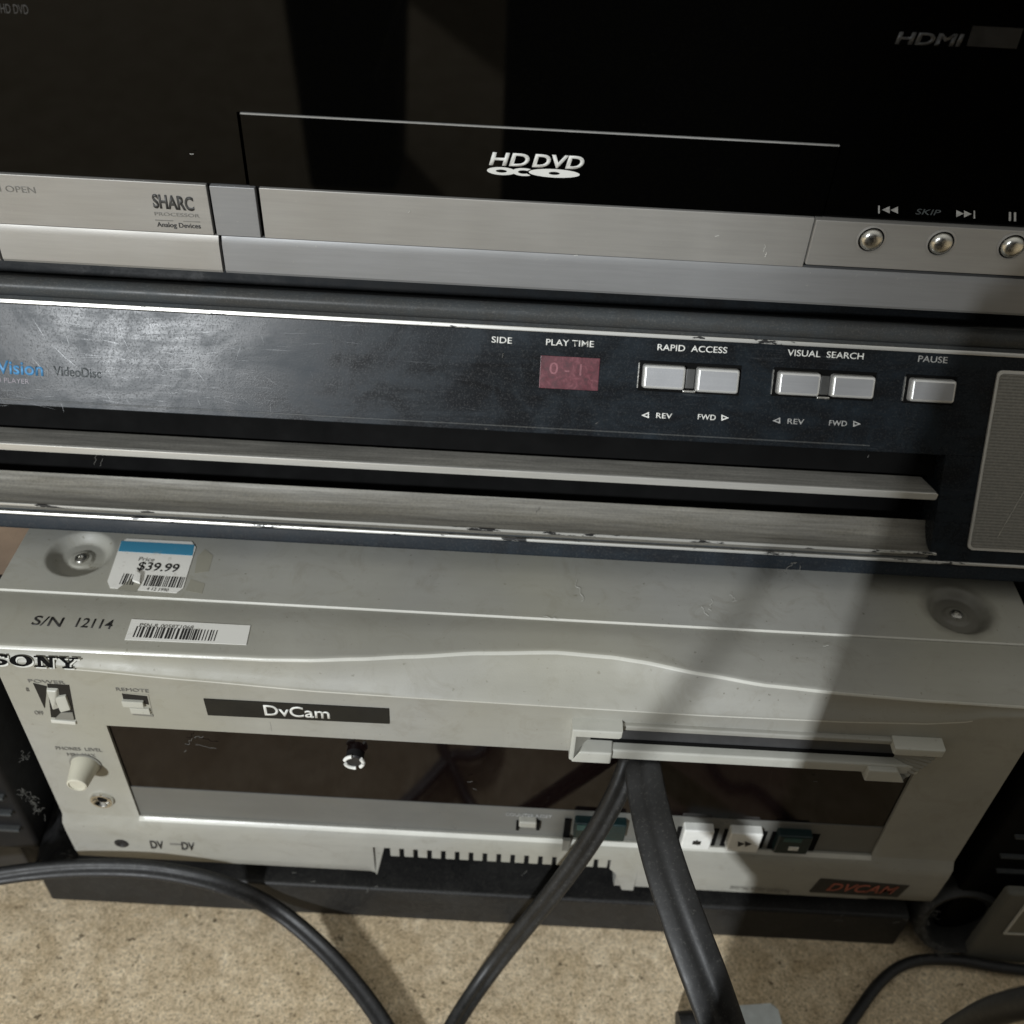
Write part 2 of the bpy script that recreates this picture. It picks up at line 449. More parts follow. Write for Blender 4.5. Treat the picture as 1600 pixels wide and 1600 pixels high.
def sideX(Y, left):
    k = min(max(Y, 0), YSEAM)/YSEAM
    return (-.2082-.0108*k) if left else (.2215+.0085*k)
ncol = 170
us = [sideX(0, True) + (sideX(0, False)-sideX(0, True))*i/ncol for i in range(ncol+1)]
for s_ in (WX0, WX1, VX0, VX1):
    k = min(range(len(us)), key=lambda i: abs(us[i]-s_)); us[k] = s_
def profile(x):
    yc = interp(ARC, x); zf = interp(FACE, x); P = []
    # seam -> arc edge (flat), small round
    P.append((YSEAM, ZT-.0012)); P.append((YSEAM, ZT-.0002)); P.append((YSEAM-.0004, ZT)); P.append(((YSEAM+yc)/2, ZT))
    d = Vector((0-yc, zf-ZT)); L = d.length; d /= L
    r1 = min(.0016, L*.3)
    P.append((yc+r1, ZT)); 
    for k in (.25, .5, .75):
        a = Vector((yc+r1, ZT)); b = Vector((yc, ZT)); c = b+d*r1
        q = a*(1-k)**2+b*2*k*(1-k)+c*k*k; P.append((q.x, q.y))
    P.append((yc+d.x*r1, ZT+d.y*r1))
    # slightly hollow chamfer
    for k in (.25, .5, .75):
        P.append((yc+(0-yc)*k+.0011*math.sin(math.pi*k)*min(1, L/.012), ZT+(zf-ZT)*k))
    r2 = min(.0011, L*.25)
    P.append((-d.x*r2, zf-d.y*r2)); P.append((-.0001, zf-.0002)); P.append((0, zf-r2))
    for z in (.168, WZ1, .113, WZ0): P.append((0, z))
    # lower bezel swells forward a little
    P.append((-.0016 if WX0-.002 <= x <= WX1+.002 else -.0002, WZ0-.0016)); P.append((-.0026, WZ0-.005)); P.append((-.0028, VZ)); P.append((-.0022, .047))
    zb = ZBOT + (.0012 if x < VX0 else .0)+ (.0010 if x > .19 else 0)
    P.append((-.0012, zb+.002)); P.append((.0008, zb)); P.append((.03, zb))
    return P
bm = bmesh.new(); cols = []
for x in us:
    P = profile(x); row = []
    kk = (x-us[0])/(us[-1]-us[0])
    for (Y, Z) in P:
        X = x if 0.02 < kk < .98 else x
        e0, e1 = sideX(0, True), sideX(0, False)
        if x < WX0: X = sideX(Y, True)+(x-e0)*(WX0-sideX(Y, True))/(WX0-e0)
        elif x > WX1: X = sideX(Y, False)+(x-e1)*(WX1-sideX(Y, False))/(WX1-e1)
        # the face narrows by 2 mm towards its top
        X += .0 
        row.append(bm.verts.new((X, Y, Z)))
    cols.append(row)
nr = len(cols[0])
iW1 = 16; # index of WZ1 row
zrows = [v.co.z for v in cols[5]]
iW1 = min(range(nr), key=lambda i: abs(zrows[i]-WZ1)); iW0 = min(range(nr), key=lambda i: abs(zrows[i]-WZ0)); iV = min(range(nr), key=lambda i: abs(zrows[i]-VZ))
edge_faces = []
for i in range(len(cols)-1):
    xm = (us[i]+us[i+1])/2
    for j in range(nr-1):
        if WX0 < xm < WX1 and iW1 <= j < iW0: continue
        if VX0 < xm < VX1 and j >= iV: continue
        f_ = bm.faces.new((cols[i][j], cols[i+1][j], cols[i+1][j+1], cols[i][j+1]))
        if j in (6, 7) or (j in (13,) and -.178 < xm < .193) or (j == iW0 and WX0-.001 < xm < WX1+.001): f_.material_index = 1  # highlights along the rounded edges painted with the paler material
bm.faces.new([v for v in cols[0]]); bm.faces.new([v for v in cols[-1]][::-1])
bz = finish('front_bezel', bm, [M['deck'], M['deck_edge']], deck, 38)
# return walls of the window opening
bm = bmesh.new()
wo = rect(WX0, WZ0, WX1, WZ1)
for i in range(4):
    (a, b), (c, d) = wo[i], wo[(i+1) % 4]
    bm.faces.new([bm.verts.new(FD.at(*p)) for p in ((a, b, 0), (c, d, 0), (c, d, -.004), (a, b, -.004))])
finish('window_frame', bm, M['deck'], bz, 0)
ZS = FD.px(203, 1232)[1]
w_ = prism('display_window', FD, rect(WX0+.0001, ZS, WX1-.0001, WZ1-.0001), -.006, -.0014, M['window'], deck)
M['strip'] = deck_plastic('dark_grey_strip', (.135, .135, .125), .35, .4)
cs = prism('control_strip', FD, rect(WX0+.0001, WZ0+.0001, WX1-.0001, ZS-.0002), -.006, -.0010, M['strip'], deck, .0003)
# steel cover
bm = bmesh.new()
recs = [(FT.px(125, 867)[0], FT.px(125, 867)[1]), (FT.px(1497, 955)[0], FT.px(1497, 955)[1])]
RR = .0148
xs = set(); ys = set()
for i in range(41): xs.add(round(-.2195+(.230+.2195)*i/40, 5))
for cx_, cy_ in recs:
    for i in range(-22, 23): xs.add(round(cx_+i*.0009, 5)); ys.add(round(cy_+i*.0009, 5))
for y in (.12, .16, .2, .25, .3, .385): ys.add(y)
xs = sorted(v for v in xs if -.2195 <= v <= .2301); ys = [y for y in sorted(ys) if y > YSEAM+.0012]
ZC = ZT+.0008
def cz(x, y):
    z = 0
    for cx_, cy_ in recs:
        r_ = math.hypot(x-cx_, y-cy_)
        if r_ < RR:
            k = min(1, (RR-r_)/.005); z = -.0042*(k*k*(3-2*k))
            if r_ < .0058: z += .0010*min(1, (.0058-r_)/.0012)
    return ZC+z
rows = []
rows.append([bm.verts.new((x, YSEAM+.0001, ZC-.003)) for x in xs])
rows.append([bm.verts.new((x, YSEAM+.0001, ZC-.0005)) for x in xs])
rows.append([bm.verts.new((x, YSEAM+.0006, ZC)) for x in xs])
for y in ys: rows.append([bm.verts.new((x, y, cz(x, y))) for x in xs])
for k_, (A, B_) in enumerate(zip(rows, rows[1:])):
    for i in range(len(xs)-1):
        f_ = bm.faces.new((A[i], A[i+1], B_[i+1], B_[i])); ce = f_.calc_center_median()
        f_.material_index = 1 if k_ < 2 else (2 if math.hypot(ce.x-recs[1][0], ce.y-recs[1][1]) < 0 else 0)
# sides and back
for k in (0, -1):
    loop = [r_[k] for r_ in rows]; X = loop[0].co.x
    a = bm.verts.new((X, .385, ZBOT)); b = bm.verts.new((X, YSEAM+.0001, ZBOT)); bm.faces.new(loop+[a, b])
a = bm.verts.new((xs[0], .385, ZBOT)); b = bm.verts.new((xs[-1], .385, ZBOT)); bm.faces.new(rows[-1]+[b, a])
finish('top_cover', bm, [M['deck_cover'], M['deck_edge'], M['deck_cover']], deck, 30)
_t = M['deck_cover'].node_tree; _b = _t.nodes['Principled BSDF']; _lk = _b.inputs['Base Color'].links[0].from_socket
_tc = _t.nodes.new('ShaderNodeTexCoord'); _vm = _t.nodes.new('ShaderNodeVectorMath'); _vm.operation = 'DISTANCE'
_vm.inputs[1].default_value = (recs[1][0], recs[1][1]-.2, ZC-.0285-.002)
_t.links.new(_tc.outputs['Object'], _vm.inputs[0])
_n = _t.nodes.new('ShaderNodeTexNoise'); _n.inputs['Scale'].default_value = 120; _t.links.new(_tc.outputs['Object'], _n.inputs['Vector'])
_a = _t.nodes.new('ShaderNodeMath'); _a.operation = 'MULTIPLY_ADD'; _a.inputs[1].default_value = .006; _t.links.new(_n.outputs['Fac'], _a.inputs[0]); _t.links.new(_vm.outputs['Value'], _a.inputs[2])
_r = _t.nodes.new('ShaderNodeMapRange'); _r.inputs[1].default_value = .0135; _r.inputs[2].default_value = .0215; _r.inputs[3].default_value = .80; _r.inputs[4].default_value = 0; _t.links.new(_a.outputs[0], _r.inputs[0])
_m = _t.nodes.new('ShaderNodeMix'); _m.data_type = 'RGBA'; _m.inputs[7].default_value = (.075, .07, .058, 1)  # dark colour stands in for the shade in the right screw recess
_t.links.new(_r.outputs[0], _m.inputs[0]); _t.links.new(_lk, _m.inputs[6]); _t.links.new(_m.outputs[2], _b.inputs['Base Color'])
for cx_, cy_ in recs:
    zz = -.0026
    s_ = lathe('screw', FT, cx_, cy_, [(.0030, zz-.001), (.0030, zz+.0003), (.0026, zz+.0009), (.0012, zz+.0012), (.0009, zz+.0003), (0, zz+.0003)], M['steel'], deck, 20)
# inner dark chassis so that the vent notch is closed
prism('chassis', FD, rect(-.205, ZBOT+.0003, .218, VZ+.02), -.0325, -.014, M['void'], deck)
for px_ in (420, 1180):
    u_ = FD.px(px_, 1350)[0]
    for yy in (.05, .33): lathe('foot', Frame((u_, yy, .0287), (1, 0, 0), (0, 1, 0)), 0, 0, [(0, 0), (.009, 0), (.0085, .008), (0, .008)], M['void'], deck)
# vent teeth
for i in range(16):
    pxx = 610+21.7*i
    a = FD.px(pxx, 1318+.062*(pxx-610))[0]; b = FD.px(pxx+16.5, 1318)[0]; zt = VZ
    b = a+.0046
    if b > VX1-.004: break
    prism('vent_tooth', FD, rect(a, zt-.0085, b, zt+.0004), -.009, .0022, M['deck'], deck, .0004)
prism('vent_cheek', FD, [(VX0, ZBOT), (VX0+.0006, ZBOT), (VX0+.0058, VZ), (VX0, VZ)], -.012, .0012, M['deck'], deck, .0003)
prism('vent_cheek', FD, [(VX1-.0005, VZ), (VX1-.004, VZ), (VX1-.004, VZ-.009), (VX1-.0005, VZ-.0125), (VX1+.004, ZBOT+.0002), (VX1+.01, ZBOT+.0002), (VX1+.01, VZ)], -.010, .0026, M['deck'], deck, .0003)

M['well'] = simple('shadow_grey_plastic', (.19, .185, .16), .6, 0, .1, 100)
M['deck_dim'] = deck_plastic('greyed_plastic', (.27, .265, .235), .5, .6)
M['slot_dark'] = simple('dark_slot_flap', (.045, .045, .047), .4, 0, .2, 90)
# ---- tape slot unit
def up(*pts, h=0): return [FD.px(x, y, h) for x, y in pts]
slot = bpy.data.objects.new('x', None)
bm = bmesh.new()
a0 = FD.px(968, 1142); 
SX0 = FD.px(915, 1150)[0]; SX1 = FD.px(1425, 1190)[0]
zA = FD.px(1000, 1137)[1]      # top of dark band
zB = FD.px(1000, 1158)[1]      # slot line
zC_ = FD.px(1000, 1176)[1]      # front of lower lip (at h)
slot = prism('slot_lid', FD, [(SX0+.004, zB+.0004), (SX1-.001, zB+.0004), (SX1-.001, zA), (SX0+.004, zA)], -.004, .0001, M['slot_dark'], deck, .0003)
prism('slot_opening', FD, rect(SX0+.002, zB-.0014, SX1, zB+.0010), -.004, .0004, M['void'], deck)
prism('slot_lip', FD, rect(SX0+.0042, zB-.0075, SX1+.002, zB-.0013), -.004, .0046, M['deck_light'], deck, .0010, 3)
prism('slot_rail', FD, rect(SX0+.010, zA+.0002, SX1-.006, zA+.0032), -.002, .0022, M['deck'], deck, .0008, 3)
# side guides: upper tab, ribbed cheek, lower foot with rounded corner
def guide(mir):
    if not mir:
        x0 = FD.px(893, 1130)[0]; sgn = 1
    else:
        x0 = FD.px(1468, 1160)[0]; sgn = -1
    def U(d): return x0+sgn*d
    zt = zA+.0046 if not mir else zA+.0040
    bm = bmesh.new()
    # upper tab
    pts = [(U(0), zt-.0048), (U(.0200), zt-.0048), (U(.0210), zt-.0038), (U(.0210), zt), (U(0), zt)]
    if mir: pts = pts[::-1]
    add_prism(bm, FD, pts, -.002, .0066, .0007, 2)
    # back spine
    if not mir:
        pts = [(U(0), zt-.0210), (U(.0022), zt-.0220), (U(.0022), zt-.004), (U(0), zt-.004)]
        add_prism(bm, FD, pts, -.002, .0064, .0006, 2)
    # foot
    if not mir:
        pa = [(U(.0075), zt-.0223), (U(.0188), zt-.0223), (U(.0188), zt-.0140), (U(.0075), zt-.0140)]
        pb = [(U(.0006), zt-.0223), (U(.0180), zt-.0223), (U(.0180), zt-.0148), (U(.0040), zt-.0148)]
    else:
        pa = [(U(.0150), zt-.0240), (U(.0285), zt-.0240), (U(.0285), zt-.0150), (U(.0168), zt-.0150)][::-1]
        pb = [(U(.0100), zt-.0240), (U(.0277), zt-.0240), (U(.0277), zt-.0160), (U(.0150), zt-.0160)][::-1]
    add_prism(bm, FD, pa, -.002, .0068, .0008, 3, pts1=pb)
    gd = finish('slot_guide', bm, M['deck_light'], deck, 35)
    # slanted ribbed cheek
    bm = bmesh.new(); segs = 18; prev = None
    for i in range(segs+1):
        k = i/segs; rib = .0007 if i % 2 else 0
        if not mir:
            z = zt-.0046-.0172*k
            row = [(U(.0018), z, -.001), (U(.0018), z, .0060+rib*.5), (U(.0046), z, .0032+rib), (U(.0078-.003*max(0, k-.55)), z, .0004+rib), (U(.0090), z, .0003)]
        else:
            z = zt-.0046-.0190*k; m_ = max(0, k-.55)/.45
            xo = .0012+.0100*k**1.4
            row = [(U(xo), z, -.001), (U(xo+.0004), z, .0054+rib*.6), (U((xo+.0155-.004*m_)/2+.0008), z, .0034+rib), (U(.0155-.0040*m_), z, .0006+.004*m_+rib*.6), (U(.0165-.004*m_), z, .0003)]
        row = [bm.verts.new(FD.at(*q)) for q in row]
        if prev:
            for a_, b_, c_, d_ in zip(prev, prev[1:], row[1:], row): bm.faces.new((a_, b_, c_, d_))
        prev = row
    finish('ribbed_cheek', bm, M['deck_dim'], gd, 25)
guide(False); guide(True)
# broken lip corner where the cable comes out
# ---- name plate, text
PB = M['black_print']
pl = prism('name_plate', FD, up((325, 1116.5), (609, 1130), (608, 1106.5), (318, 1091)), -.0002, .0005, M['strip_b'] if 'strip_b' in M else simple('olive_black_plate', (.016, .015, .012), .6, 0, .2, 60, .05, .25), deck, .0002)
text('lettering', 'DvCam', FD, (414, 1117), (516, 1122.5), 16, M['white_print'], pl, h=.00055, bold=.012)
prism('tick_mark', FD, pxrect(FD, 422, 1128, 425, 1143), -.0001, .0001, M['grey_print'], deck)
GP = M['grey_print']
text('lettering', 'POWER', FD, (45, 1066), (102, 1069), 5, GP, deck, h=.0001)
text('lettering', 'REMOTE', FD, (182, 1079), (233, 1082), 5, GP, deck, h=.0001)
text('lettering', 'PHONES  LEVEL', FD, (88, 1171), (160, 1174.5), 5, GP, deck, h=.0001)
text('lettering', 'MIN  MAX', FD, (106, 1181), (150, 1183), 5, GP, deck, h=.0001)
text('lettering', 'VIDEO OUT', FD, (153, 1305.5), (200, 1308.5), 5, GP, deck, h=.0024)
text('lettering', 'DV', FD, (236, 1325), (259, 1326), 12, PB, deck, h=.0026, bold=.03, shear=.2)
text('lettering', 'DV', FD, (284, 1327), (307, 1328.5), 12, PB, deck, h=.0026, bold=.03, shear=.2)
prism('dash_mark', FD, pxrect(FD, 265, 1317.5, 283, 1321, h=.0027), .002, .00275, GP, deck)
text('lettering', 'ON', FD, (42, 1080), (46, 1080.3), 6, GP, deck, h=.0001)
text('lettering', 'OFF', FD, (55, 1116), (69, 1117), 6, GP, deck, h=.0001)
text('lettering', 'DIGITAL VIDEO CASSETTE', FD, (1140, 1389), (1232, 1396), 4.5, GP, deck, h=.0026)
# arrow port
lathe('port', FD, *FD.px(190, 1317, .0024), [(.0036, .0018), (.0034, .0029), (.0020, .0031), (.0012, .0026), (0, .0026)], M['black_plastic'], deck, 20)
# small logo bottom right: slanted black box with red lettering
lg = prism('logo_plate', FD, up((1265, 1393), (1402, 1401), (1421, 1383), (1282, 1371.5), h=.0024), .0018, .0028, PB, deck)
M['red_print'] = simple('dull_red_print', (.36, .10, .06), .5, 0, .2, 300, 0)
text('lettering', 'DVCAM', FD, (1290, 1391), (1399, 1397), 12, M['red_print'], lg, h=.0029, shear=.35, bold=.012)
# maker's name: slab letters with the lit lower edge painted as a pale copy
def strokes(name, polys, fr, L, Rr, hpx, mat, parent, h, th):
    a = Vector(fr.px(*L)); b = Vector(fr.px(*Rr)); c = Vector(fr.px(L[0], L[1]-hpx)); W_ = b.x-a.x; H_ = c.y-a.y; sl = (b.y-a.y)/W_
    bm = bmesh.new()
    for P in polys:
        add_prism(bm, fr, [(a.x+x*W_, a.y+y*H_+sl*x*W_) for x, y in P], h, h+th)
    return finish(name, bm, mat, parent, 0)
def ring(cx, cy, rx, ry, ix, iy, n=22, a0=0, a1=360):
    out = []
    for i in range(n):
        p, q = R(a0+(a1-a0)*i/n), R(a0+(a1-a0)*(i+1)/n)
        out.append([(cx+rx*math.cos(p), cy+ry*math.sin(p)), (cx+rx*math.cos(q), cy+ry*math.sin(q)), (cx+ix*math.cos(q), cy+iy*math.sin(q)), (cx+ix*math.cos(p), cy+iy*math.sin(p))])
    return out
Sx = ring(.10, .73, .09, .27, .035, .13, 12, 20, 270) + ring(.10, .27, .09, .27, .035, .13, 12, -160, 90) + [[(.165, .70), (.195, .70), (.195, 1.0), (.165, 1.0)], [(.0, 0), (.03, 0), (.03, .32), (.0, .32)]]
Ox = ring(.35, .5, .13, .5, .065, .40)
Nx = [[(.50, 0), (.62, 0), (.62, .12), (.50, .12)], [(.54, .1), (.575, .1), (.575, .9), (.54, .9)], [(.50, .88), (.585, .88), (.585, 1), (.50, 1)], [(.54, .95), (.60, .99), (.71, .05), (.66, 0)], [(.675, 0), (.71, 0), (.71, .9), (.675, .9)], [(.64, .88), (.745, .88), (.745, 1), (.64, 1)]]
Yx = [[(.755, .88), (.865, .88), (.865, 1), (.755, 1)], [(.90, .88), (1.0, .88), (1.0, 1), (.90, 1)], [(.785, .9), (.835, .9), (.895, .42), (.86, .42)], [(.945, .9), (.965, .9), (.90, .42), (.865, .42)], [(.855, .1), (.90, .1), (.90, .45), (.855, .45)], [(.82, 0), (.935, 0), (.935, .12), (.82, .12)]]
FCh = Frame((0, 0, .1880), (1, 0, 0), (0, .0036, .0066))
strokes('lettering_highlight', Sx+Ox+Nx+Yx, FCh, (-12, 1040.5), (126, 1047), 17, M['deck_edge'], deck, -.0015, .0018)
strokes('lettering', Sx+Ox+Nx+Yx, FCh, (-14, 1038), (123, 1044.5), 17, M['void'], deck, .0002, .0004)
# ---- power switch: scooped well with a rocker
M['dark_well'] = simple('dark_switch_well', (.022, .02, .017), .7, 0, .1, 100, .05, .15)
pw = prism('power_switch_well', FD, up((80, 1120), (118, 1124), (108, 1070), (74, 1068)), -.003, .0002, M['dark_well'], deck)
prism('switch_scoop', FD, up((70, 1106), (73, 1072), (52, 1067)), -.002, .0003, M['dark_well'], pw)
prism('power_rocker', FD, up((82, 1117), (98, 1112), (93, 1074), (72, 1073)), -.001, .0016, M['deck_light'], pw, .0006, 2, pts1=up((84, 1100), (88, 1096), (90, 1076), (74, 1075)))
prism('rocker_cap', FD, up((96, 1110), (112, 1106), (104, 1084), (86, 1087)), -.001, .0014, M['deck_light'], pw, .0006)
prism('switch_ledge', FD, up((86, 1122), (117, 1124), (114, 1112), (96, 1112)), -.001, .0006, M['well'], pw, .0002)
prism('switch_rim', FD, up((81, 1127), (120, 1130.5), (119, 1125.5), (80, 1122)), -.001, .0010, M['deck_edge'], pw, .0004)
# ---- small slide switch
sw = prism('slide_switch', FD, up((203, 1114), (239, 1117), (232, 1085), (192, 1082)), -.003, .0002, M['deck'], deck)
prism('switch_slot', FD, up((193, 1091), (233, 1100), (230, 1087), (191, 1083)), -.001, .0004, M['dark_well'], sw)
prism('slider', FD, up((194, 1100), (227, 1102), (225, 1093), (191, 1091)), -.001, .0018, M['deck_light'], sw, .0004)
prism('slider_ledge', FD, up((206, 1112), (237, 1114), (234, 1105), (203, 1103)), -.001, .0012, M['deck_light'], sw, .0004)
prism('slot_shadow_line', FD, up((208, 1116.5), (240, 1119), (239, 1115.5), (207, 1113)), -.001, .0003, M['well'], sw)
# ---- volume knob and headphone jack
ku, kv = FD.px(134, 1193)
lathe('volume_knob', FD, ku, kv, [(.0064, -.001), (.0063, .0010), (.0060, .0014), (.0047, .0105), (.0044, .0115), (.0037, .0118), (.0034, .0112), (0, .0112)], M['knob'], deck, 36)
lathe('knob_collar', FD, ku, kv, [(.0072, -.0005), (.0072, .0005), (.0064, .0007), (.006, -.0003)], M['well'], deck, 36)
ju, jv = FD.px(160, 1248)
jk = lathe('headphone_jack', FD, ju, jv, [(.0054, -.001), (.0054, .0012), (.0050, .0018), (.0042, .0018), (.0034, .0009), (.0030, .0002), (0, .0002)], M['chrome'], deck, 32)
lathe('jack_socket', FD, ju, jv, [(.0024, .0001), (.0024, .0004), (0, .0004)], M['void'], jk, 24)
# ---- strip controls
def btn(x0, y0, x1, y1, mat, h=.0035, name='transport_button'):
    return prism(name, FD, pxrect(FD, x0, y0, x1, y1, h), -.001, h, mat, cs, .0009, 3)
wl = prism('button_well', FD, pxrect(FD, 1060, 1294, 1114, 1331, 0), -.0012, -.0008, M['void'], cs)
wl = prism('button_well', FD, pxrect(FD, 1133, 1298, 1188, 1335, 0), -.0012, -.0008, M['void'], cs)
wl = prism('button_well', FD, pxrect(FD, 1208, 1302, 1268, 1339, 0), -.0012, -.0008, M['void'], cs)
b1 = btn(1070, 1298, 1108, 1329, M['white_plastic'])
prism('stop_mark', FD, pxrect(FD, 1083, 1314, 1094, 1320, .0036), .0033, .0037, PB, b1)
prism('play_mark', FD, up((1090, 1312.5), (1090, 1321), (1083, 1317), h=.0037)[::-1], .0033, .0038, PB, b1)
b2 = btn(1143, 1302, 1183, 1333, M['white_plastic'])
for d in (0, 11): prism('forward_mark', FD, up((1153+d, 1323), (1163+d, 1319), (1153+d, 1315), h=.0037), .0033, .0038, PB, b2)
b3 = btn(1218, 1307, 1260, 1336, M['teal_plastic'])
prism('stop_mark', FD, pxrect(FD, 1233, 1323, 1246, 1329, .0036), .0033, .0038, M['white_print'], b3)
prism('teal_inset', FD, pxrect(FD, 1226, 1310, 1252, 1317, .0036), .0033, .0037, M['teal_light'], b3)
b4 = btn(899, 1287, 932, 1312, M['teal_plastic'])
prism('teal_inset', FD, pxrect(FD, 902, 1289, 926, 1298, .0036), .0033, .0037, M['teal_light'], b4)
b5 = btn(943, 1289, 975, 1316, M['teal_plastic'])
b6 = btn(811, 1285, 838, 1295, M['deck'], .0022, 'slide_button')
for xx in (807, 839): prism('slide_stop', FD, pxrect(FD, xx, 1284, xx+4, 1296, 0), -.0012, .0006, M['void'], cs)
prism('strip_seam', FD, pxrect(FD, 883, 1281, 888, 1316, 0), -.0012, .0002, M['void'], cs)
prism('lip_notch', FD, pxrect(FD, 880, 1312, 889, 1328, .0026), .0015, .0032, M['well'], deck)
for (s_, a, b) in (('COUNTER RESET', (790, 1274), (862, 1278)), ('REW', (906, 1283), (928, 1284)), ('PLAY', (1078, 1293), (1104, 1294)), ('FF', (1158, 1297), (1170, 1297.5)), ('STOP', (1228, 1301), (1252, 1302))):
    text('lettering', s_, FD, a, b, 4.5, M['dim_print'], cs, h=-.0009)
# chrome clip on the smoked window
cu_, cv_ = FD.px(553, 1191, .003)
cl = lathe('tape_shaft', FD, cu_, cv_, [(.0040, -.0015), (.0040, .0022), (.0034, .0028), (0, .0024)], M['black_plastic'], deck, 24)
bm = bmesh.new()
for a0, a1 in ((100, 165), (-50, 40), (200, 285)):
    path = [FD.at(cu_+.0041*math.cos(R(a)), cv_+.0041*math.sin(R(a)), .0030) for a in range(a0, a1+1, 8)]
    add_tube(bm, path, .0009, n=8)
finish('metal_ring', bm, M['white_plastic'], cl, 60)
# ---- stickers on the top
FTc = Frame((0, 0, ZC), (1, 0, 0), (0, 1, 0))
def tp(*pts): return [FTc.px(x, y) for x, y in pts]
st = prism('price_sticker', FTc, tp((168, 909), (172, 919), (276, 927), (286, 920), (306, 856), (300, 847), (199, 842), (189, 848)), .00005, .0003, M['label'], deck)
prism('sticker_band', FTc, tp((185, 862), (301, 869), (304, 852), (190, 846)), .0003, .00038, M['label_blue'], st)
FTs = Frame((0, 0, ZC+.0003), (1, 0, 0), (0, 1, 0))
text('lettering', '$39.99', FTs, (213, 890), (277, 894), 13, PB, st, h=.0001, th=.00006, bold=.012)
text('lettering', 'Price', FTs, (216, 876), (240, 877.5), 6, GP, st, h=.0001, th=.00006)
text('lettering', '4 12 1990', FTs, (228, 922), (262, 924.5), 5, GP, st, h=.0001, th=.00006)
def barcode(fr, L, Rr, hpx, parent, n=34, seed=3, skip=None):
    rnd = random.Random(seed); bm = bmesh.new(); a = Vector(fr.px(*L)); b = Vector(fr.px(*Rr)); c = fr.px(L[0], L[1]-hpx); H_ = c[1]-a.y
    t_ = 0
    while t_ < 1:
        w = rnd.choice((.010, .015, .026)); 
        if not (skip and skip[0] < t_ < skip[1]):
            x = a.x+(b.x-a.x)*t_; y = a.y+(b.y-a.y)*t_
            add_prism(bm, fr, rect(x, y, x+(b.x-a.x)*w, y+H_), .0001, .00016)
        t_ += w+rnd.choice((.012, .018, .028))
    return finish('barcode', bm, PB, parent, 0)
barcode(FTs, (186, 913), (282, 919), 17, st, skip=(.22, .38))
prism('torn_patch', FTs, [FTs.px(x, y) for x, y in ((183, 921), (213, 924), (222, 911), (213, 899), (201, 907))], .0001, .00014, M['residue'], st)
prism('paper_curl', FTs, [FTs.px(x, y) for x, y in ((207, 909), (219, 913), (221, 899), (212, 893))], .0001, .0012, M['label'], st, .0003)
for P_ in (((290, 923), (316, 928), (320, 912), (298, 905)), ((304, 896), (326, 893), (333, 868), (320, 858), (308, 870))):
    prism('glue_residue', FTc, tp(*P_), .00003, .0001, M['residue'], deck)
FTb = Frame((0, 0, ZT), (1, 0, 0), (0, 1, 0))
def tb(*pts): return [FTb.px(x, y) for x, y in pts]
bl = prism('barcode_label', FTb, tb((195, 1000), (385, 1008), (391.5, 978), (206, 968)), .00005, .0003, M['label'], deck)
FTl = Frame((0, 0, ZT+.0003), (1, 0, 0), (0, 1, 0))
barcode(FTl, (207, 995.5), (336, 1002), 17, bl, seed=11)
text('lettering', 'PSN-R 0058T1068', FTl, (217, 979.5), (301, 983.5), 6, GP, bl, h=.0001, th=.00006)
text('lettering', 'S/N', FTb, (48, 976), (94, 979.5), 15, PB, deck, h=.00005, th=.0001, bold=.008)
text('lettering', '12114', FTb, (117, 979.5), (173, 983), 15, PB, deck, h=.00005, th=.0001, bold=.008)

# ================================================================ VIDEODISC PLAYER (sloping front)
vd = root('videodisc_player', 'scuffed black player in the middle of the stack with five silver buttons', 'disc player', (0, .25, .1953))
XL, XR = -.262, .252
sPB = FC.px(800, 675)[1]; sS1T = FC.px(800, 710)[1]; sS1W = FC.px(800, 735)[1]; sS1B = FC.px(800, 748)[1]
sS2B = FC.px(800, 828)[1]; sCB = FC.px(800, 842)[1]; sCH = FC.px(800, 513)[1]
sTop = sCH+.0065
def vbox(name, s0, s1, h0, h1, mat, x0=XL, x1=XR, bev=0, par=vd, seg=2): return prism(name, FC, rect(x0, s0, x1, s1), h0, h1, mat, par, bev, seg)
# casing behind the front
bm = bmesh.new()
zt_ = FC.at(0, sTop).z
yb = .49
FB = Frame((0, 0, 0), (0, 1, 0), (0, 0, 1))
p_ = [FC.at(0, 0, -.0235), FC.at(0, sTop-.001, -.0235)]; _tt = math.tan(TILT); p_[0] = Vector((0, p_[0].y+(.2068-p_[0].z)*_tt, .2068)); p_[1] = Vector((0, p_[1].y+(zt_-.0008-p_[1].z)*_tt, zt_))
pts = [(p_[0].y, .2068), (yb, .2068), (yb, zt_-.0008), (p_[1].y, zt_-.0008)]
add_prism(bm, FB, pts, -0, 0.001)
bm.free(); bm = bmesh.new()
for X in (XL+.001, XR-.001):
    pass
A = [bm.verts.new((XL+.001, y, z)) for y, z in pts]; B_ = [bm.verts.new((XR-.001, y, z)) for y, z in pts]
bm.faces.new(A); bm.faces.new(B_[::-1])
for i in range(4): bm.faces.new((A[i], A[(i+1) % 4], B_[(i+1) % 4], B_[i]))
finish('casing', bm, M['worn_body'], vd, 0)
for yy in (.12, .43):
    for xx in (-.2, .2): lathe('foot', Frame((xx, yy, .1955), (1, 0, 0), (0, 1, 0)), 0, 0, [(0, 0), (.010, 0), (.010, .0113), (0, .0113)], M['void'], vd, 20)
CX1 = FC.px(1463, 790)[0]           # right end of the channel
vbox('front_panel', sPB, sCH-.0008, -.022, .0, M['worn'], bev=.0004)
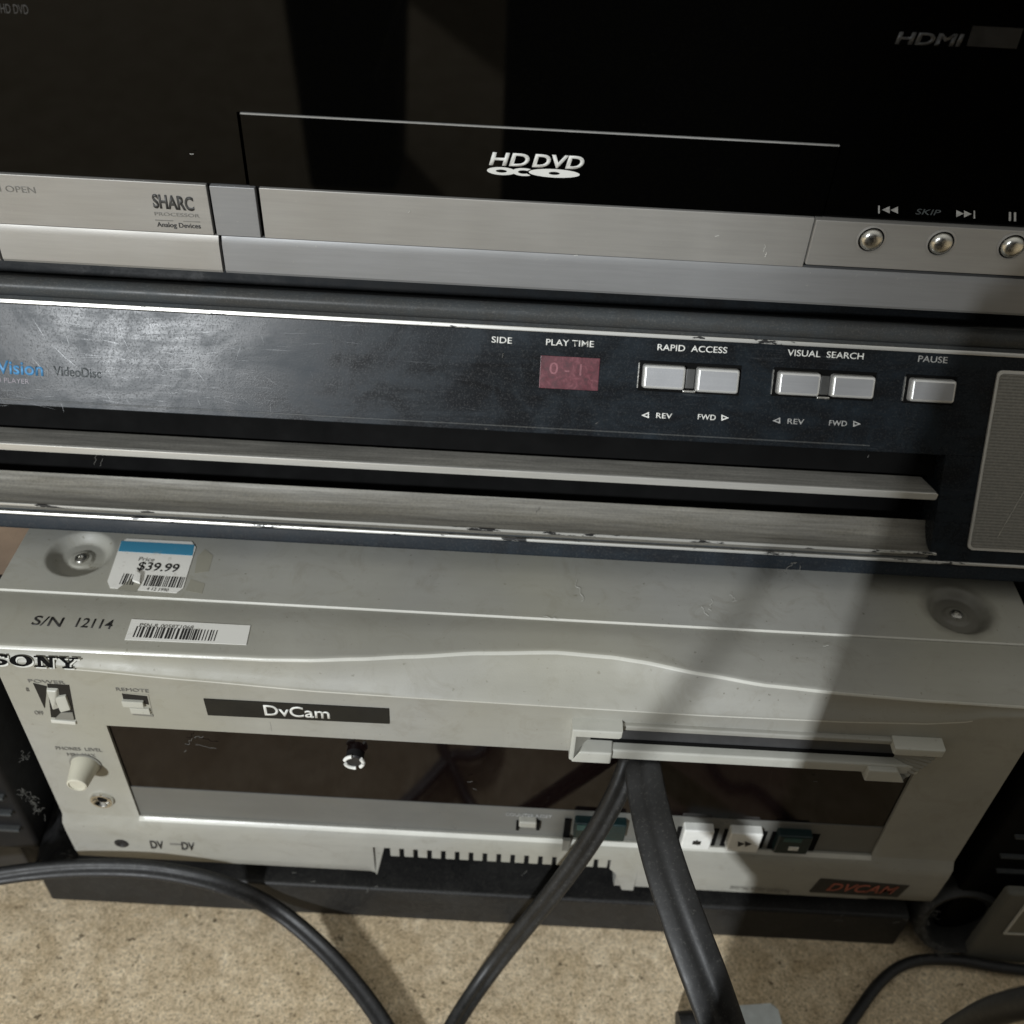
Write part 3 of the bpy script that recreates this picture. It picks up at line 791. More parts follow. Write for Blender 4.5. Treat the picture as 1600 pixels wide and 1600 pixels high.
# mouldings above the panel: foil line, then a soft rounded roll
vbox('foil_line', sCH-.0008, sCH+.0010, -.022, .0009, M['chrome_line'], bev=.0004)
sR0 = sCH+.0010; n_ = 14
sx_ = twin = None
bm = bmesh.new(); prof = [( -.022, sR0), (-.0004, sR0), (-.0012, sR0+.0014)]
rr_ = (sTop-sR0-.0014)/2+.0008
for i in range(n_+1):
    a = R(-70+150*i/n_); prof.append((-.0032+.0042*math.cos(a), sR0+.0014+.0040+.0042*math.sin(a)))
prof.append((-.022, prof[-1][1]))
A = [bm.verts.new(FC.at(XL, s_, h_)) for h_, s_ in prof]; B_ = [bm.verts.new(FC.at(XR, s_, h_)) for h_, s_ in prof]
for i in range(len(prof)): bm.faces.new((A[i], A[(i+1) % len(prof)], B_[(i+1) % len(prof)], B_[i]))
bm.faces.new(A); bm.faces.new(B_[::-1])
finish('top_roll', bm, M['edge_black'], vd, 40)
# below the panel: receding black bevel, upper strip, dark channel, dusty shelf, foil line, bottom skirt
prism('panel_bevel', FC, rect(XL, sS1T-.001, CX1+.004, sPB), -.022, -.009, M['void'], vd)
prism('channel_back', FC, rect(XL, sCB, CX1+.003, sS1T), -.0225, -.0215, M['void'], vd)
sS1 = prism('upper_strip_back', FC, rect(XL, sS1B, CX1, sS1W), -.022, -.0125, M['void'], vd)
# upper bar: dusty top face, bright front
zf_ = FC.at(0, sS1W).z; yf = FC.at(0, sS1W).y
def bar(name, X0, X1f, X1b, y0, y1, z0, z1, mat, bev=.0003):
    bm = bmesh.new(); v = [bm.verts.new(c) for c in ((X0, y0, z0), (X1f, y0, z0), (X1b, y1, z0), (X0, y1, z0), (X0, y0, z1), (X1f, y0, z1), (X1b, y1, z1), (X0, y1, z1))]
    for q in ((0, 1, 2, 3), (4, 5, 6, 7), (0, 1, 5, 4), (1, 2, 6, 5), (2, 3, 7, 6), (3, 0, 4, 7)): bm.faces.new([v[i] for i in q])
    bmesh.ops.recalc_face_normals(bm, faces=bm.faces)
    bmesh.ops.bevel(bm, geom=list(bm.edges), offset=bev, segments=2, affect='EDGES', profile=.5)
    return finish(name, bm, mat, vd, 40)
X1f = FC.px(1467, 768)[0]; X1b = PZ(1438, 741, zf_).x; y_b = PZ(800, 710, zf_).y
bar('loading_flap', XL, X1f-.0004, X1b, yf+.0008, y_b, zf_-.0022, zf_, M['dusty_alu'])
bar('flap_edge', XL, X1f, X1f-.0012, yf-.0006, yf+.0008, zf_-.0036, zf_+.0001, M['bright_alu'], .0005)
# channel floor = dusty shelf
z2 = FC.at(0, sS2B).z; y2 = FC.at(0, sS2B).y; y2b = y2+.0145
X2f = FC.px(1463, 856)[0]; X2b = PZ(1452, 822, z2).x
bm = bmesh.new()
# slightly dished shelf
N_ = 8; A = []; Bq = []
for i in range(N_+1):
    k = i/N_; y = y2+(y2b-y2)*k; z = z2+.0060*(max(0, k-.35)/.65)**1.8
    A.append(bm.verts.new((XL, y, z))); Bq.append(bm.verts.new((X2f+(X2b-X2f)*k, y, z)))
for i in range(N_): bm.faces.new((A[i], A[i+1], Bq[i+1], Bq[i]))
A.append(bm.verts.new((XL, y2b, z2-.003))); A.append(bm.verts.new((XL, y2, z2-.003)))
Bq.append(bm.verts.new((X2b, y2b, z2-.003))); Bq.append(bm.verts.new((X2f, y2, z2-.003)))
for i in range(N_, N_+2): bm.faces.new((A[i], A[i+1], Bq[i+1], Bq[i]))
bm.faces.new((A[-1], A[0], Bq[0], Bq[-1])); bm.faces.new(A); bm.faces.new(Bq[::-1])
finish('dusty_shelf', bm, M['dusty_shelf'], vd, 40)
bar('shelf_edge', XL, X2f+.0005, X2f-.0002, y2-.0008, y2+.0002, z2-.0010, z2+.0003, M['chrome_line'], .0003)
vbox('lower_moulding', sCB+.0006, sS2B-.0006, -.022, -.0014, M['edge_black'], bev=.0006)
vbox('foil_line', sCB-.0008, sCB+.0006, -.022, .0008, M['chrome_line'], bev=.0004)
M['skirt'] = worn_black('blue_grey_skirt', (.014, .016, .019), .4, .5, .42, .10)
vbox('skirt', .0, sCB-.0008, -.022, -.0003, M['skirt'], bev=.0012)
# right end block and its plate
prism('end_block', FC, rect(CX1+.0005, sCB+.0006, XR, sPB), -.022, 0, M['worn'], vd, .0002, 2)
pq = up_ = [FC.px(1508, 858), (XR-.004, FC.px(1508, 858)[1]), (XR-.004, FC.px(1560, 578)[1]), FC.px(1560, 578)]
pcol = (pq[0][0]+pq[3][0])/2
pq[0] = (pcol-.0006, pq[0][1]); pq[3] = (pcol+.0006, pq[3][1])
prism('plate_rim', FC, rrect(pcol, pq[0][1], XR-.004, pq[3][1], .0022), -.001, .0010, M['bright_alu'], vd, .0003)
prism('lever_plate', FC, rrect(pcol+.0012, pq[0][1]+.0013, XR-.0052, pq[3][1]-.0013, .0016), .0005, .0013, M['plate'], vd, .0002)
prism('plate_scratch', FC, [FC.px(*p) for p in ((1556, 838), (1557, 839), (1601, 763), (1599, 763))], .0012, .00138, M['steel'], vd)
# groove along the panel's lower edge
prism('panel_groove', FC, rect(XL, sPB+.0022, FC.px(1356, 716)[0], sPB+.0028), -.001, .0003, M['edge_black'], vd, .0001)
# buttons
M['btn'] = silver('silver_button_face', (.37, .375, .385), .40, .4)
M['btn_rim'] = silver('bright_button_rim', (.66, .66, .64), .34, .45)
def piano(x0, y0, x1, y1):
    h = .0042
    a = FC.px(x0, y0, h); b = FC.px(x1, y1, h)
    u0, v1, u1, v0 = a[0], a[1], b[0], b[1]
    k = prism('key', FC, rect(u0-.0003, v0-.0003, u1+.0003, v1+.0003), -.002, h, M['btn_rim'], vd, .0012, 4, pts1=rect(u0, v0, u1, v1))
    prism('key_face', FC, rrect(u0+.0011, v0+.0011, u1-.0011, v1-.0011, .0006), h-.0003, h+.0001, M['btn'], k, 0)
    return u0, v0, u1, v1
def keywell(a, b):
    pts = rect(a[0]-.0016, min(a[1], b[1])-.0012, b[2]+.0012, max(a[3], b[3])+.0014)
    prism('key_well', FC, pts, -.001, .0004, M['void'], vd, .0002)
k1 = piano(1007, 570, 1069, 610); k2 = piano(1091, 575, 1153, 616); keywell(k1, k2)
k3 = piano(1219, 581, 1280, 620); k4 = piano(1303, 586, 1365, 624); keywell(k3, k4)
k5 = piano(1427, 592, 1491, 631); keywell(k5, k5)
for a, b in ((k1, k2), (k3, k4)):
    br = prism('key_bridge', FC, rect(a[2]+.0006, a[1]+.0005, b[0]-.0006, b[3]-.0008), -.001, .0016, simple('dark_grey_bridge', (.05, .05, .047), .5), vd, .0004)
    prism('bridge_edge', FC, rect(a[2]-.0002, a[1]-.0013, b[0]+.0002, a[1]-.0002), -.001, .0018, M['steel'], vd, .0003)
for k in (k1, k3, k5): prism('key_slit', FC, rect(k[0]-.0020, k[1]-.0004, k[0]-.0016, k[3]+.0004), -.001, .0007, M['steel'], vd)
WP = M['white_print']; DP = M['dim_print']  # dimmer print on the right-hand labels paints in the shade there
for s_, a, b, hp, mm_, sp in (('SIDE', (768, 535), (800, 537), 10, WP, 1), ('PLAY TIME', (853, 539), (928, 542.5), 10, WP, 1), ('RAPID  ACCESS', (1027, 547), (1136, 552), 10, WP, 1),
                   ('VISUAL  SEARCH', (1230, 555.5), (1349, 561.5), 10, WP, 1), ('PAUSE', (1434, 565), (1480, 567.5), 10, DP, 1),
                   ('REV', (1025, 653), (1050, 654.3), 8.5, WP, 1), ('FWD', (1090, 655), (1118, 656.5), 8.5, WP, 1), ('REV', (1230, 662), (1256, 663.3), 8.5, DP, 1), ('FWD', (1295, 664.5), (1323, 666), 8.5, DP, 1)):
    text('lettering', s_, FC, a, b, hp, mm_, vd, h=.00006, th=.00008, bold=.012)
def arrow(cx, cy, d, mm_):
    o_ = [(cx-d*5, cy-5), (cx-d*5, cy+5), (cx+d*7, cy+.5)]; i_ = [(cx-d*3, cy-2.2), (cx-d*3, cy+2.2), (cx+d*3, cy+.2)]
    bm = bmesh.new()
    for k in range(3):
        q = [FC.px(*o_[k]), FC.px(*o_[(k+1) % 3]), FC.px(*i_[(k+1) % 3]), FC.px(*i_[k])]
        add_prism(bm, FC, q, .00006, .00014)
    finish('arrow_mark', bm, mm_, vd, 0)
arrow(1009, 648.5, -1, WP); arrow(1132, 652.5, 1, WP); arrow(1214, 657, -1, DP); arrow(1338, 662, 1, DP)
text('lettering', 'SelectaVision', FC, (-86, 578), (68, 587), 21, M['blue_print'], vd, h=.00006, th=.00008, bold=.02)
text('lettering', 'VideoDisc', FC, (84, 586), (158, 591), 15, M['faint_print'], vd, h=.00006, th=.00008, bold=.01)
prism('divider_mark', FC, pxrect(FC, 74, 568, 76, 592), 0, .00014, M['faint_print'], vd)
text('lettering', 'CED PLAYER', FC, (-20, 596), (46, 600), 8, simple('dull_purple_print', (.10, .07, .09), .4), vd, h=.00006, th=.00008)
rd = prism('time_display', FC, pxrect(FC, 845, 555, 934, 611), -.001, .0002, M['red'], vd, .0002)
text('digits', '0 - 1', FC, (858, 584), (908, 587), 19, simple('pale_red_digits', (.22, .075, .09), .5, 0, .3, 300), rd, h=.0002, th=.00005)
M['scratch'] = simple('hairline_scratch', (.055, .062, .068), .3, 0, .4, 900, 0)
rs = random.Random(31); bm = bmesh.new()
def hair(x, y, L, an, w=.00005):
    u, v = FC.px(x, y); c_, s_ = math.cos(R(an)), math.sin(R(an)); L /= 3700.
    p = [(u-c_*L/2, v-s_*L/2), (u+s_*w, v-c_*w), (u+c_*L/2, v+s_*L/2), (u-s_*w, v+c_*w)]
    add_prism(bm, FC, p, .00001, .00004)
for i in range(90):
    hair(rs.gauss(230, 190), rs.uniform(500, 640), rs.uniform(10, 60), rs.gauss(-2, 7), rs.uniform(.00002, .00005))
for i in range(26):
    hair(rs.gauss(250, 150), rs.uniform(500, 640), rs.uniform(8, 45), rs.choice((-62, -45, 70, -75))+rs.gauss(0, 9), rs.uniform(.00002, .00006))
for x, y, L, an in ((62, 515, 45, -60), (95, 552, 45, -45), (110, 565, 30, -40), (60, 570, 36, -50)): hair(x, y, L, an, .00009)
hs = finish('hairline_scratches', bm, M['scratch'], vd, 0); hs['kind'] = 'stuff'
bm = bmesh.new()
hair(316, 570, 84, -68, .00011); hair(205, 515, 32, 86, .00012); hair(205, 545, 26, 80, .0001)
hs = finish('deep_scratches', bm, M['worn'], vd, 0); hs['kind'] = 'stuff'
# lint specks on the panel
M['scuff'] = simple('pale_scuff', (.60, .60, .56), .5, 0, .1, 300, 0)
def lint(name_parent, fr, spots, seed=5, th=.00012, h=0, mt='lint'):
    rnd = random.Random(seed); bm = bmesh.new()
    for (x, y, ln, an) in spots:
        u, v = fr.px(x, y, h); L = ln/5200.; p = []
        for i in range(7):
            k = i/6-.5; p.append(fr.at(u+L*k*math.cos(R(an))+rnd.uniform(-.12, .12)*L, v+L*k*math.sin(R(an))+rnd.uniform(-.12, .12)*L, h+.0003+rnd.uniform(0, .0003)))
        add_tube(bm, catmull(p, 3), th, n=5)
    o_ = finish('dust_fibres', bm, M[mt], name_parent, 0); o_['kind'] = 'stuff'; return o_
rnd = random.Random(21)
lint(vd, FC, [(1356, 713, 6, 70), (932, 661, 5, 30), (1235, 885, 26, 40), (1222, 892, 20, -20), (1250, 888, 16, 100), (1240, 880, 14, 10), (980, 838, 12, 5), (390, 822, 16, 0), (408, 823, 9, 10), (760, 670, 5, 10), (786, 555, 9, 80)], th=.00014)
lint(deck, FD, [(296, 1158, 30, 50), (322, 1165, 40, -20), (310, 1150, 25, 10), (290, 1172, 10, 60), (735, 1220, 12, 20), (742, 1232, 9, -30), (1274, 1220, 9, 0), (820, 1362, 16, 60), (816, 1366, 6, 0)], 8, th=.00012, h=0)
lint(deck, FTc, [(905, 925, 60, 100), (1110, 945, 40, 80), (1100, 955, 30, 110), (1145, 935, 20, 120), (1147, 940, 12, 20), (860, 967, 30, -10), (1290, 1010, 12, 10)], 9, th=.00007, h=0, mt='scuff')
lint(t, Frame((0, -.005, 0), (1, 0, 0), (0, 0, 1)), [(1310, 1437, 22, 10), (1315, 1430, 14, 80), (575, 1390, 24, 80), (588, 1384, 14, 60), (490, 1376, 12, 20), (1400, 1440, 16, 30), (1415, 1436, 14, -30), (460, 1362, 12, 10)], 12, th=.00014, h=0)
lint(vd, FC, [(150, 716, 26, 80), (158, 722, 20, 70), (840, 797, 14, 60)], 4, th=.00010, h=-.008)
# debris on the top in front of the upper player
FTV = Frame((0, 0, zt_-.0004), (1, 0, 0), (0, 1, 0))

# ================================================================ HD DISC PLAYER
hd = root('disc_player', 'glossy black and silver disc player on top of the stack', 'disc player', (0, .26, zt_))
HX0, HX1 = -.243, .235
zHB = FH.px(800, 446)[1]; zM = FH.px(800, 391)[1]; zT = FH.px(800, 313)[1]; zTop = zHB+.122
prism('casing', Frame((0, 0, 0), (1, 0, 0), (0, 1, 0)), rect(HX0, YH+.012, HX1, .46), zHB+.0004, zTop-.002, M['black_plastic'], hd, .001)
for xx in (-.19, .19):
    for yy in (.15, .42): lathe('foot', Frame((xx, yy, zt_), (1, 0, 0), (0, 1, 0)), 0, 0, [(0, 0), (.012, 0), (.012, zHB-zt_+.002), (0, zHB-zt_+.002)], M['void'], hd, 20)
dL = FH.px(383, 235)[0]; dR = FH.px(1302, 270)[0]; dT = FH.px(800, 200)[1]
dL0 = dL
gp = .0005
prism('glass_front', FH, [(HX0, zT+.0003), (dL-.0013, zT+.0003), (dL-.0013, dT+gp), (dR+gp, dT+gp), (dR+gp, zT+.0003), (HX1, zT+.0003), (HX1, zTop), (HX0, zTop)], -.012, 0, M['glass'], hd)
door = prism('disc_door', FH, rect(dL, zT+.0003, dR, dT), -.011, .0003, M['glass'], hd)
prism('door_edge_highlight', FH, rect(dL+.0002, dT-.0001, dR-.0004, dT+.00042), -.002, .0006, simple('acrylic_edge_highlight', (.26, .26, .25), .3, 0, .1, 100, 0), door)  # grey strip paints the light caught along the door's top edge
FHl = Frame((0, YH-.0012, 0), (1, 0, 0), (0, 0, 1))
def seg(name, a, b, z0, z1, h1, mat, bev=.0004): return prism(name, FH, rect(a, z0, b, z1), -.012, h1, mat, hd, bev)
xa = FH.px(329, 325)[0]; xb = FH.px(334, 325)[0]; xc = FH.px(404, 330)[0]; xd = FH.px(410, 330)[0]; xe = FH.px(1266, 370)[0]
g1 = seg('left_fascia', HX0, xa, zM+.0001, zT, .0012, M['silver'])
seg('power_button', xb, xc, zM+.0003, zT-.0001, .0015, M['silver_cool'])
seg('centre_fascia', xd, xe-.0003, zM+.0001, zT, .0012, M['silver'])
ctl = seg('button_panel', xe, HX1, FH.px(1258, 409)[1], zT, .0026, M['silver'], .0005)
# lower trim leans forward towards its foot
xf = FH.px(346, 390)[0]; xg = FH.px(351, 390)[0]
def lower(name, a, b, mat):
    bm = bmesh.new()
    pr_ = [(-.012, zM), (.0011, zM), (.0022, zM-.003), (.0027, zHB+.0012), (.0021, zHB), (-.012, zHB)]
    A = [bm.verts.new(FH.at(a, z, h)) for h, z in pr_]; B_ = [bm.verts.new(FH.at(b, z, h)) for h, z in pr_]
    for i in range(6): bm.faces.new((A[i], A[(i+1) % 6], B_[(i+1) % 6], B_[i]))
    bm.faces.new(A); bm.faces.new(B_[::-1]); return finish(name, bm, mat, hd, 20)
xh = FH.px(6, 390)[0]
lower('lower_trim', xh, xf, M['silver']); lower('lower_trim', xg, HX1, M['silver_cool'])
lower('lower_trim', HX0, xh-.0012, M['silver'])
prism('trim_backing', FH, rect(HX0+.001, zHB+.0006, HX1-.001, zT), -.013, -.001, M['void'], hd)
M['logo_white'] = simple('logo_white', (.62, .62, .59), .5, 0, .03, 100, 0)
text('lettering', 'HD', FH, (764, 257), (827, 260), 20, M['logo_white'], door, h=.0004, th=.0001, shear=.18, bold=.025)
text('lettering', 'DVD', FH, (831, 260), (912, 264), 20, M['logo_white'], door, h=.0004, th=.0001, shear=.18, bold=.03)
def disc_logo(x0, x1, yc, ry, ix, iy, icx):
    c0 = FH.px(x0, yc)[0]; c1 = FH.px(x1, yc)[0]; z = FH.px((x0+x1)/2, yc)[1]; rz = ry/4300.
    return [[(FH.px(icx, yc)[0] if 0 else p[0], p[1]) for p in q] for q in ring((c0+c1)/2, z, (c1-c0)/2, rz, ix/4300., iy/4300., 28)]
bm = bmesh.new()
for args in ((761, 806, 266.5, 6.5, 9, 2.6, 0), (800, 836, 268, 6.5, 9, 3, 0), (826, 906, 270, 7, 9, 2.6, 0)):
    for k, q in enumerate(disc_logo(*args)):
        if args[0] == 800 and k in (0, 1, 2, 24, 25, 26, 27, 3): continue
        add_prism(bm, FH, q, .0004, .00050 + (.00002 if args[0] == 826 else 0)+(.00001 if args[0] == 800 else 0))
finish('disc_emblem', bm, M['logo_white'], door, 0)
M['glass_print'] = simple('dim_glass_print', (.028, .028, .028), .4, 0, .2, 200, 0)
text('lettering', 'HDMI', FH, (1398, 68), (1502, 72), 19, M['glass_print'], hd, h=.0001, th=.0001, bold=.03, shear=.1)
prism('format_mark', FH, pxrect(FH, 1520, 40, 1588, 76), 0, .0002, simple('dark_format_print', (.006, .006, .006), .4, 0, .3, 90, 0), hd)
text('lettering', 'HD DVD', FH, (2, 20), (46, 22), 15, M['glass_print'], hd, h=.0001, th=.0001, shear=.2)
# transport marks over the round buttons
def tri(cx, cy, d, w=9, hh=5.5): return [(cx-d*w/2, cy-hh), (cx-d*w/2, cy+hh), (cx+d*w/2, cy)]
def marks(polys, mat, par=hd):
    bm = bmesh.new()
    for P_ in polys: add_prism(bm, FH, [FH.px(*p) for p in P_], .0001, .0002)
    finish('transport_mark', bm, mat, par, 0)
def barp(x, y, w=2.4, hh=6): return [(x, y+hh), (x+w, y+hh), (x+w, y-hh), (x, y-hh)]
marks([barp(1372, 327), tri(1384, 327.5, -1, 12), tri(1397, 328, -1, 12)], M['dim_print'])
marks([barp(1521, 335), tri(1500, 333.5, 1, 12), tri(1512, 334, 1, 12)], M['dim_print'])
marks([barp(1576, 338, 3.5, 7), barp(1584, 338.5, 3.5, 7)], M['dim_print'])
text('lettering', 'SKIP', FH, (1430, 334.5), (1468, 336.5), 9, M['faint_print'], hd, h=.0001, th=.0001, shear=.1)
for (x, y) in ((1361, 374), (1470, 380), (1581, 385)):
    u, v = FH.px(x, y, .0026)
    rg = lathe('button_ring', FH, u, v, [(.0058, .0024), (.0057, .0029), (.0050, .0031), (.0047, .0020)], M['silver'], ctl, 32)
    lathe('round_button', FH, u, v, [(.0045, .0018), (.0044, .0026), (.0043, .0033), (.0038, .0041), (.0029, .0046), (.0018, .0048), (0, .0049)], M['satin'], ctl, 32)
    lathe('button_gap', FH, u, v, [(.0050, .00265), (.0044, .00268)], M['void'], ctl, 32)
# printing on the silver fascia
text('lettering', 'PUSH OPEN', FH, (-40, 297), (56, 302), 10, M['grey_print'], g1, h=.0013, th=.00008)
text('lettering', 'SHARC', FH, (240, 324), (304, 329), 21, simple('dark_grey_print', (.045, .045, .043), .5), g1, h=.0013, th=.00008, bold=.035)
text('lettering', 'PROCESSOR', FH, (242, 336.5), (312, 340), 5.5, M['grey_print'], g1, h=.0013, th=.00008)
prism('rule_mark', FH, up_ if 0 else [FH.px(*p) for p in ((244, 342.2), (272, 343.5), (272, 342.3), (244, 341))], .0012, .00138, M['grey_print'], g1)
prism('rule_mark', FH, [FH.px(*p) for p in ((288, 344.2), (314, 345.3), (314, 344.1), (288, 343))], .0012, .00138, M['grey_print'], g1)
text('lettering', 'Analog Devices', FH, (246, 354), (314, 357), 7.5, simple('near_black_print', (.03, .03, .03), .5), g1, h=.0013, th=.00008, bold=.01)

lint(hd, FH, [(1194, 388, 16, 88), (1196, 397, 10, 80), (1120, 368, 8, 30), (1262, 428, 10, 40), (900, 398, 8, 10), (640, 330, 6, 50), (300, 240, 7, 5)], 17, th=.00009, h=.0013, mt='scuff')
# ================================================================ CABLES
def cable(name, label, path, rad, mat, sec=None, loc=None, up=Vector((0, 0, 1)), twist=None, group=None, n=14, cat='cable'):
    bm = bmesh.new(); add_tube(bm, catmull(path, 12), rad, sec, n, up, twist)
    loc = loc or path[-1]
    o = finish(name, bm, mat, None, 50)
    for v in o.data.vertices: v.co -= Vector(loc)
    o.location = loc; o['label'] = label; o['category'] = cat
    if group: o['group'] = group
    return o
# long arc across the carpet, two strands moulded together
P = [Vector((-.75, -.25, .006)), Vector((-.55, -.12, .006)), PZ(-260, 1440, .006), PY(-120, 1395, -.022), PY(-30, 1374, -.016), PY(60, 1361, -.0125), PY(150, 1356, -.0115), PY(250, 1361, -.0115), PY(350, 1383, -.013), PZ(430, 1421, .018), PZ(500, 1478, .0085), PZ(560, 1545, .0060), PZ(606, 1612, .0056), PZ(650, 1700, .0056), PZ(720, 1850, .0056), Vector((-.03, -.40, .006)), Vector((-.12, -.62, .006))]
cable('power_cord', 'black twin cord arching from the left edge over the board and across the carpet', P, .0024, M['rubber'], twin_section(2), twist=lambda k: -1.05+1.0*k)
# left strand of the slot cable: runs down to the carpet
P = [PY(990, 1168, .0022), PY(986, 1181, .0010), PY(982, 1196, -.003), PY(966, 1236, -.009), PY(930, 1302, -.016), PY(880, 1374, -.023), PY(822, 1446, -.030), PY(768, 1514, -.038), PZ(716, 1590, .006), PZ(665, 1680, .0045), PZ(590, 1830, .0045), Vector((-.13, -.36, .0045)), Vector((-.30, -.50, .0045))]
cable('signal_cable', 'black flat twin cable hanging from the tape slot down to the left onto the carpet', P, .0028, M['grey_rubber'], twin_section(2, 9, .84), up=Vector((0, -1, .25)), twist=lambda k: .25*k)
# near strand, closest to the lens
P = [PY(1003, 1170, .0024), PY(1003, 1180, .0014), PY(1004, 1196, -.0035), PY(1010, 1236, -.014), PY(1024, 1300, -.032), PY(1046, 1375, -.050), PY(1076, 1460, -.068), PY(1106, 1540, -.083), PY(1134, 1620, -.096), PY(1170, 1730, -.114), PD(1230, 1900, .41), PZ(1330, 2060, .006), Vector((.16, -.36, .006))]
cable('ribbon_cable', 'flat dusty dark strap cable drooping from the tape slot towards the camera, blurred and widest', P, lambda k: .0031+.0006*min(1, max(0, (k-.1)*2.2)), M['strap'], strap_section(), up=Vector((0, -1, .3)), twist=lambda k: .6*k)
# thin cable at the right
P = [Vector((.10, -.34, .004)), PZ(1180, 1800, .004), PZ(1262, 1700, .004), PZ(1330, 1596, .004), PZ(1378, 1532, .0045), PZ(1425, 1503, .005), PZ(1490, 1500, .0052), PZ(1560, 1511, .005), PZ(1640, 1520, .0045), PZ(1760, 1530, .0045), Vector((.60, -.06, .0045))]
cable('thin_cord', 'thin black cord bending across the carpet at the lower right', P, .0028, M['rubber'])
# out-of-focus loop in the lower right corner
P = [Vector((.13, -.36, .006)), PZ(1330, 1900, .006), PD(1370, 1760, .42), PD(1440, 1660, .38), PD(1520, 1596, .34), PD(1610, 1565, .31), PD(1720, 1560, .30), PD(1850, 1600, .36), PZ(2000, 1640, .006), Vector((.62, -.20, .006))]
cable('loose_cord', 'blurred dark grey cord looping up in the lower right corner', P, .0046, M['grey_rubber'])
# plug lying at the bottom edge
pg = root('plug', 'pale plug with a black collar lying on the carpet at the bottom edge', 'plug', PZ(1140, 1610, 0))
Fp = Frame(PZ(1150, 1604, .0), (1, .12, 0), (-.12, 1, 0))
prism('plug_body', Fp, rrect(-.016, -.010, .020, .006, .003), .001, .010, M['pcb_white'], pg, .0015, 3)
bm = bmesh.new(); add_tube(bm, [Fp.at(-.030, 0, .006), Fp.at(-.024, 0, .006), Fp.at(-.015, -.001, .006)], .0065, n=18); finish('plug_collar', bm, M['rubber'], pg, 40)
lathe('plug_window', Fp, .004, -.001, [(.0035, .0095), (.0035, .0103), (0, .0103)], M['pcb_white'], pg, 20)

# ================================================================ things at the left of the deck
M['case_black'] = simple('dull_black_plastic', (.007, .007, .0075), .6, 0, .4, 60, .1, .25)
lb = root('ribbed_case', 'black ribbed plastic case standing left of the grey tape deck', 'case', (-.29, .1, 0))
FL = Frame((0, .006, 0), (1, 0, 0), (0, 0, 1))
ex_ = FL.px(70, 1340)[0]
prism('case_or_block', FL, rect(-.37, .0286, ex_, .150), -.20, 0, M['case_black'], lb, .003, 3)
for i in range(3):
    zz = FL.px(20, 1243+24*i)[1]
    prism('rib', FL, rect(-.36, zz-.0012, ex_-.004, zz+.0010), -.001, .0028, M['edge_black'], lb, .0008)
prism('case_foot', FL, rect(-.37, 0, ex_-.012, .0287), -.2, -.002, M['black_plastic'], lb, .002)
cb = prism('cardboard_box', Frame((0, 0, 0), (1, 0, 0), (0, 1, 0)), rect(-.42, .085, -.224, .30), 0, .196, M['carton'], None, .001)
cb['label'] = 'brown cardboard box standing behind the left end of the tape deck'; cb['category'] = 'box'
# dark cloth in the gap between case and deck
def cloth(name, x0, x1, y0, y1, zf, mat, n=46, seed=1):
    bm = bmesh.new(); g = []
    for j in range(n+1):
        row = []
        for i in range(n+1):
            x = x0+(x1-x0)*i/n; y = y0+(y1-y0)*j/n
            row.append(bm.verts.new((x, y, zf(x, y, i/n, j/n))))
        g.append(row)
    for j in range(n):
        for i in range(n): bm.faces.new((g[j][i], g[j][i+1], g[j+1][i+1], g[j+1][i]))
    r_ = bmesh.ops.solidify(bm, geom=list(bm.faces), thickness=.0008)
    return finish(name, bm, mat, None, 60)
def zcl(x, y, a, b):
    return .0325 + .030*max(0, b-.12)**.8 + .007*abs(noise.noise(Vector((x*70, y*50, 1)))) + .003*noise.noise(Vector((x*200, y*160, 2)))
M['cloth'] = rubber('black_dusty_cloth', (.014, .014, .015), .7)
c_ = cloth('black_cloth', ex_+.001, -.2100, -.002, .14, zcl, M['cloth'])
c_['label'] = 'crumpled dusty black cloth stuffed between the ribbed case and the tape deck'; c_['category'] = 'cloth'
def fluff(name, pts, seed, n, L, parent=None, th=.00012, spread=.004):
    rnd = random.Random(seed); bm = bmesh.new()
    for c in pts:
        for i in range(n):
            p = [Vector(c)+Vector((rnd.gauss(0, spread), rnd.gauss(0, spread*.6), rnd.gauss(0, spread)))]
            d = Vector((rnd.gauss(0, 1), rnd.gauss(0, .5), rnd.gauss(0, 1))).normalized()
            for k in range(5):
                d = (d+Vector((rnd.gauss(0, .6), rnd.gauss(0, .6), rnd.gauss(0, .6)))).normalized(); p.append(p[-1]+d*L/5)
            add_tube(bm, catmull(p, 3), th, n=4)
    return finish(name, bm, M['lint'], parent, 0)
fz = fluff('dust_tuft', [PY(38, 1238, .0), PY(50, 1246, .0), PY(58, 1255, .0), PY(62, 1268, .0), PY(38, 1184, .01), PY(105, 1338, -.001)], 3, 9, .0035, None, .00009, .0012)
fz['label'] = 'wisps of pale lint in the dark gap left of the tape deck'; fz['kind'] = 'stuff'; fz['category'] = 'lint'

# ================================================================ things at the right of the deck
rb = root('black_cabinet', 'tall black cabinet with thin shelf lines in the dark at the right edge', 'cabinet', (.33, .2, 0))
prism('cabinet_body', FD, rect(.2345, 0, .47, .19), -.4, -.002, M['void'], rb, .002)
Fr = Frame((0, .002, 0), (1, 0, 0), (0, 0, 1))
for (x0, x1, y) in ((1585, 1640, 1304), (1562, 1640, 1334), (1556, 1640, 1357)):
    u0, v0 = Fr.px(x0, y); u1 = Fr.px(x1, y)[0]
    prism('shelf_line', Fr, rect(u0, v0-.0007, u1, v0+.0005), -.001, .0022, M['edge_black'], rb, .0002)
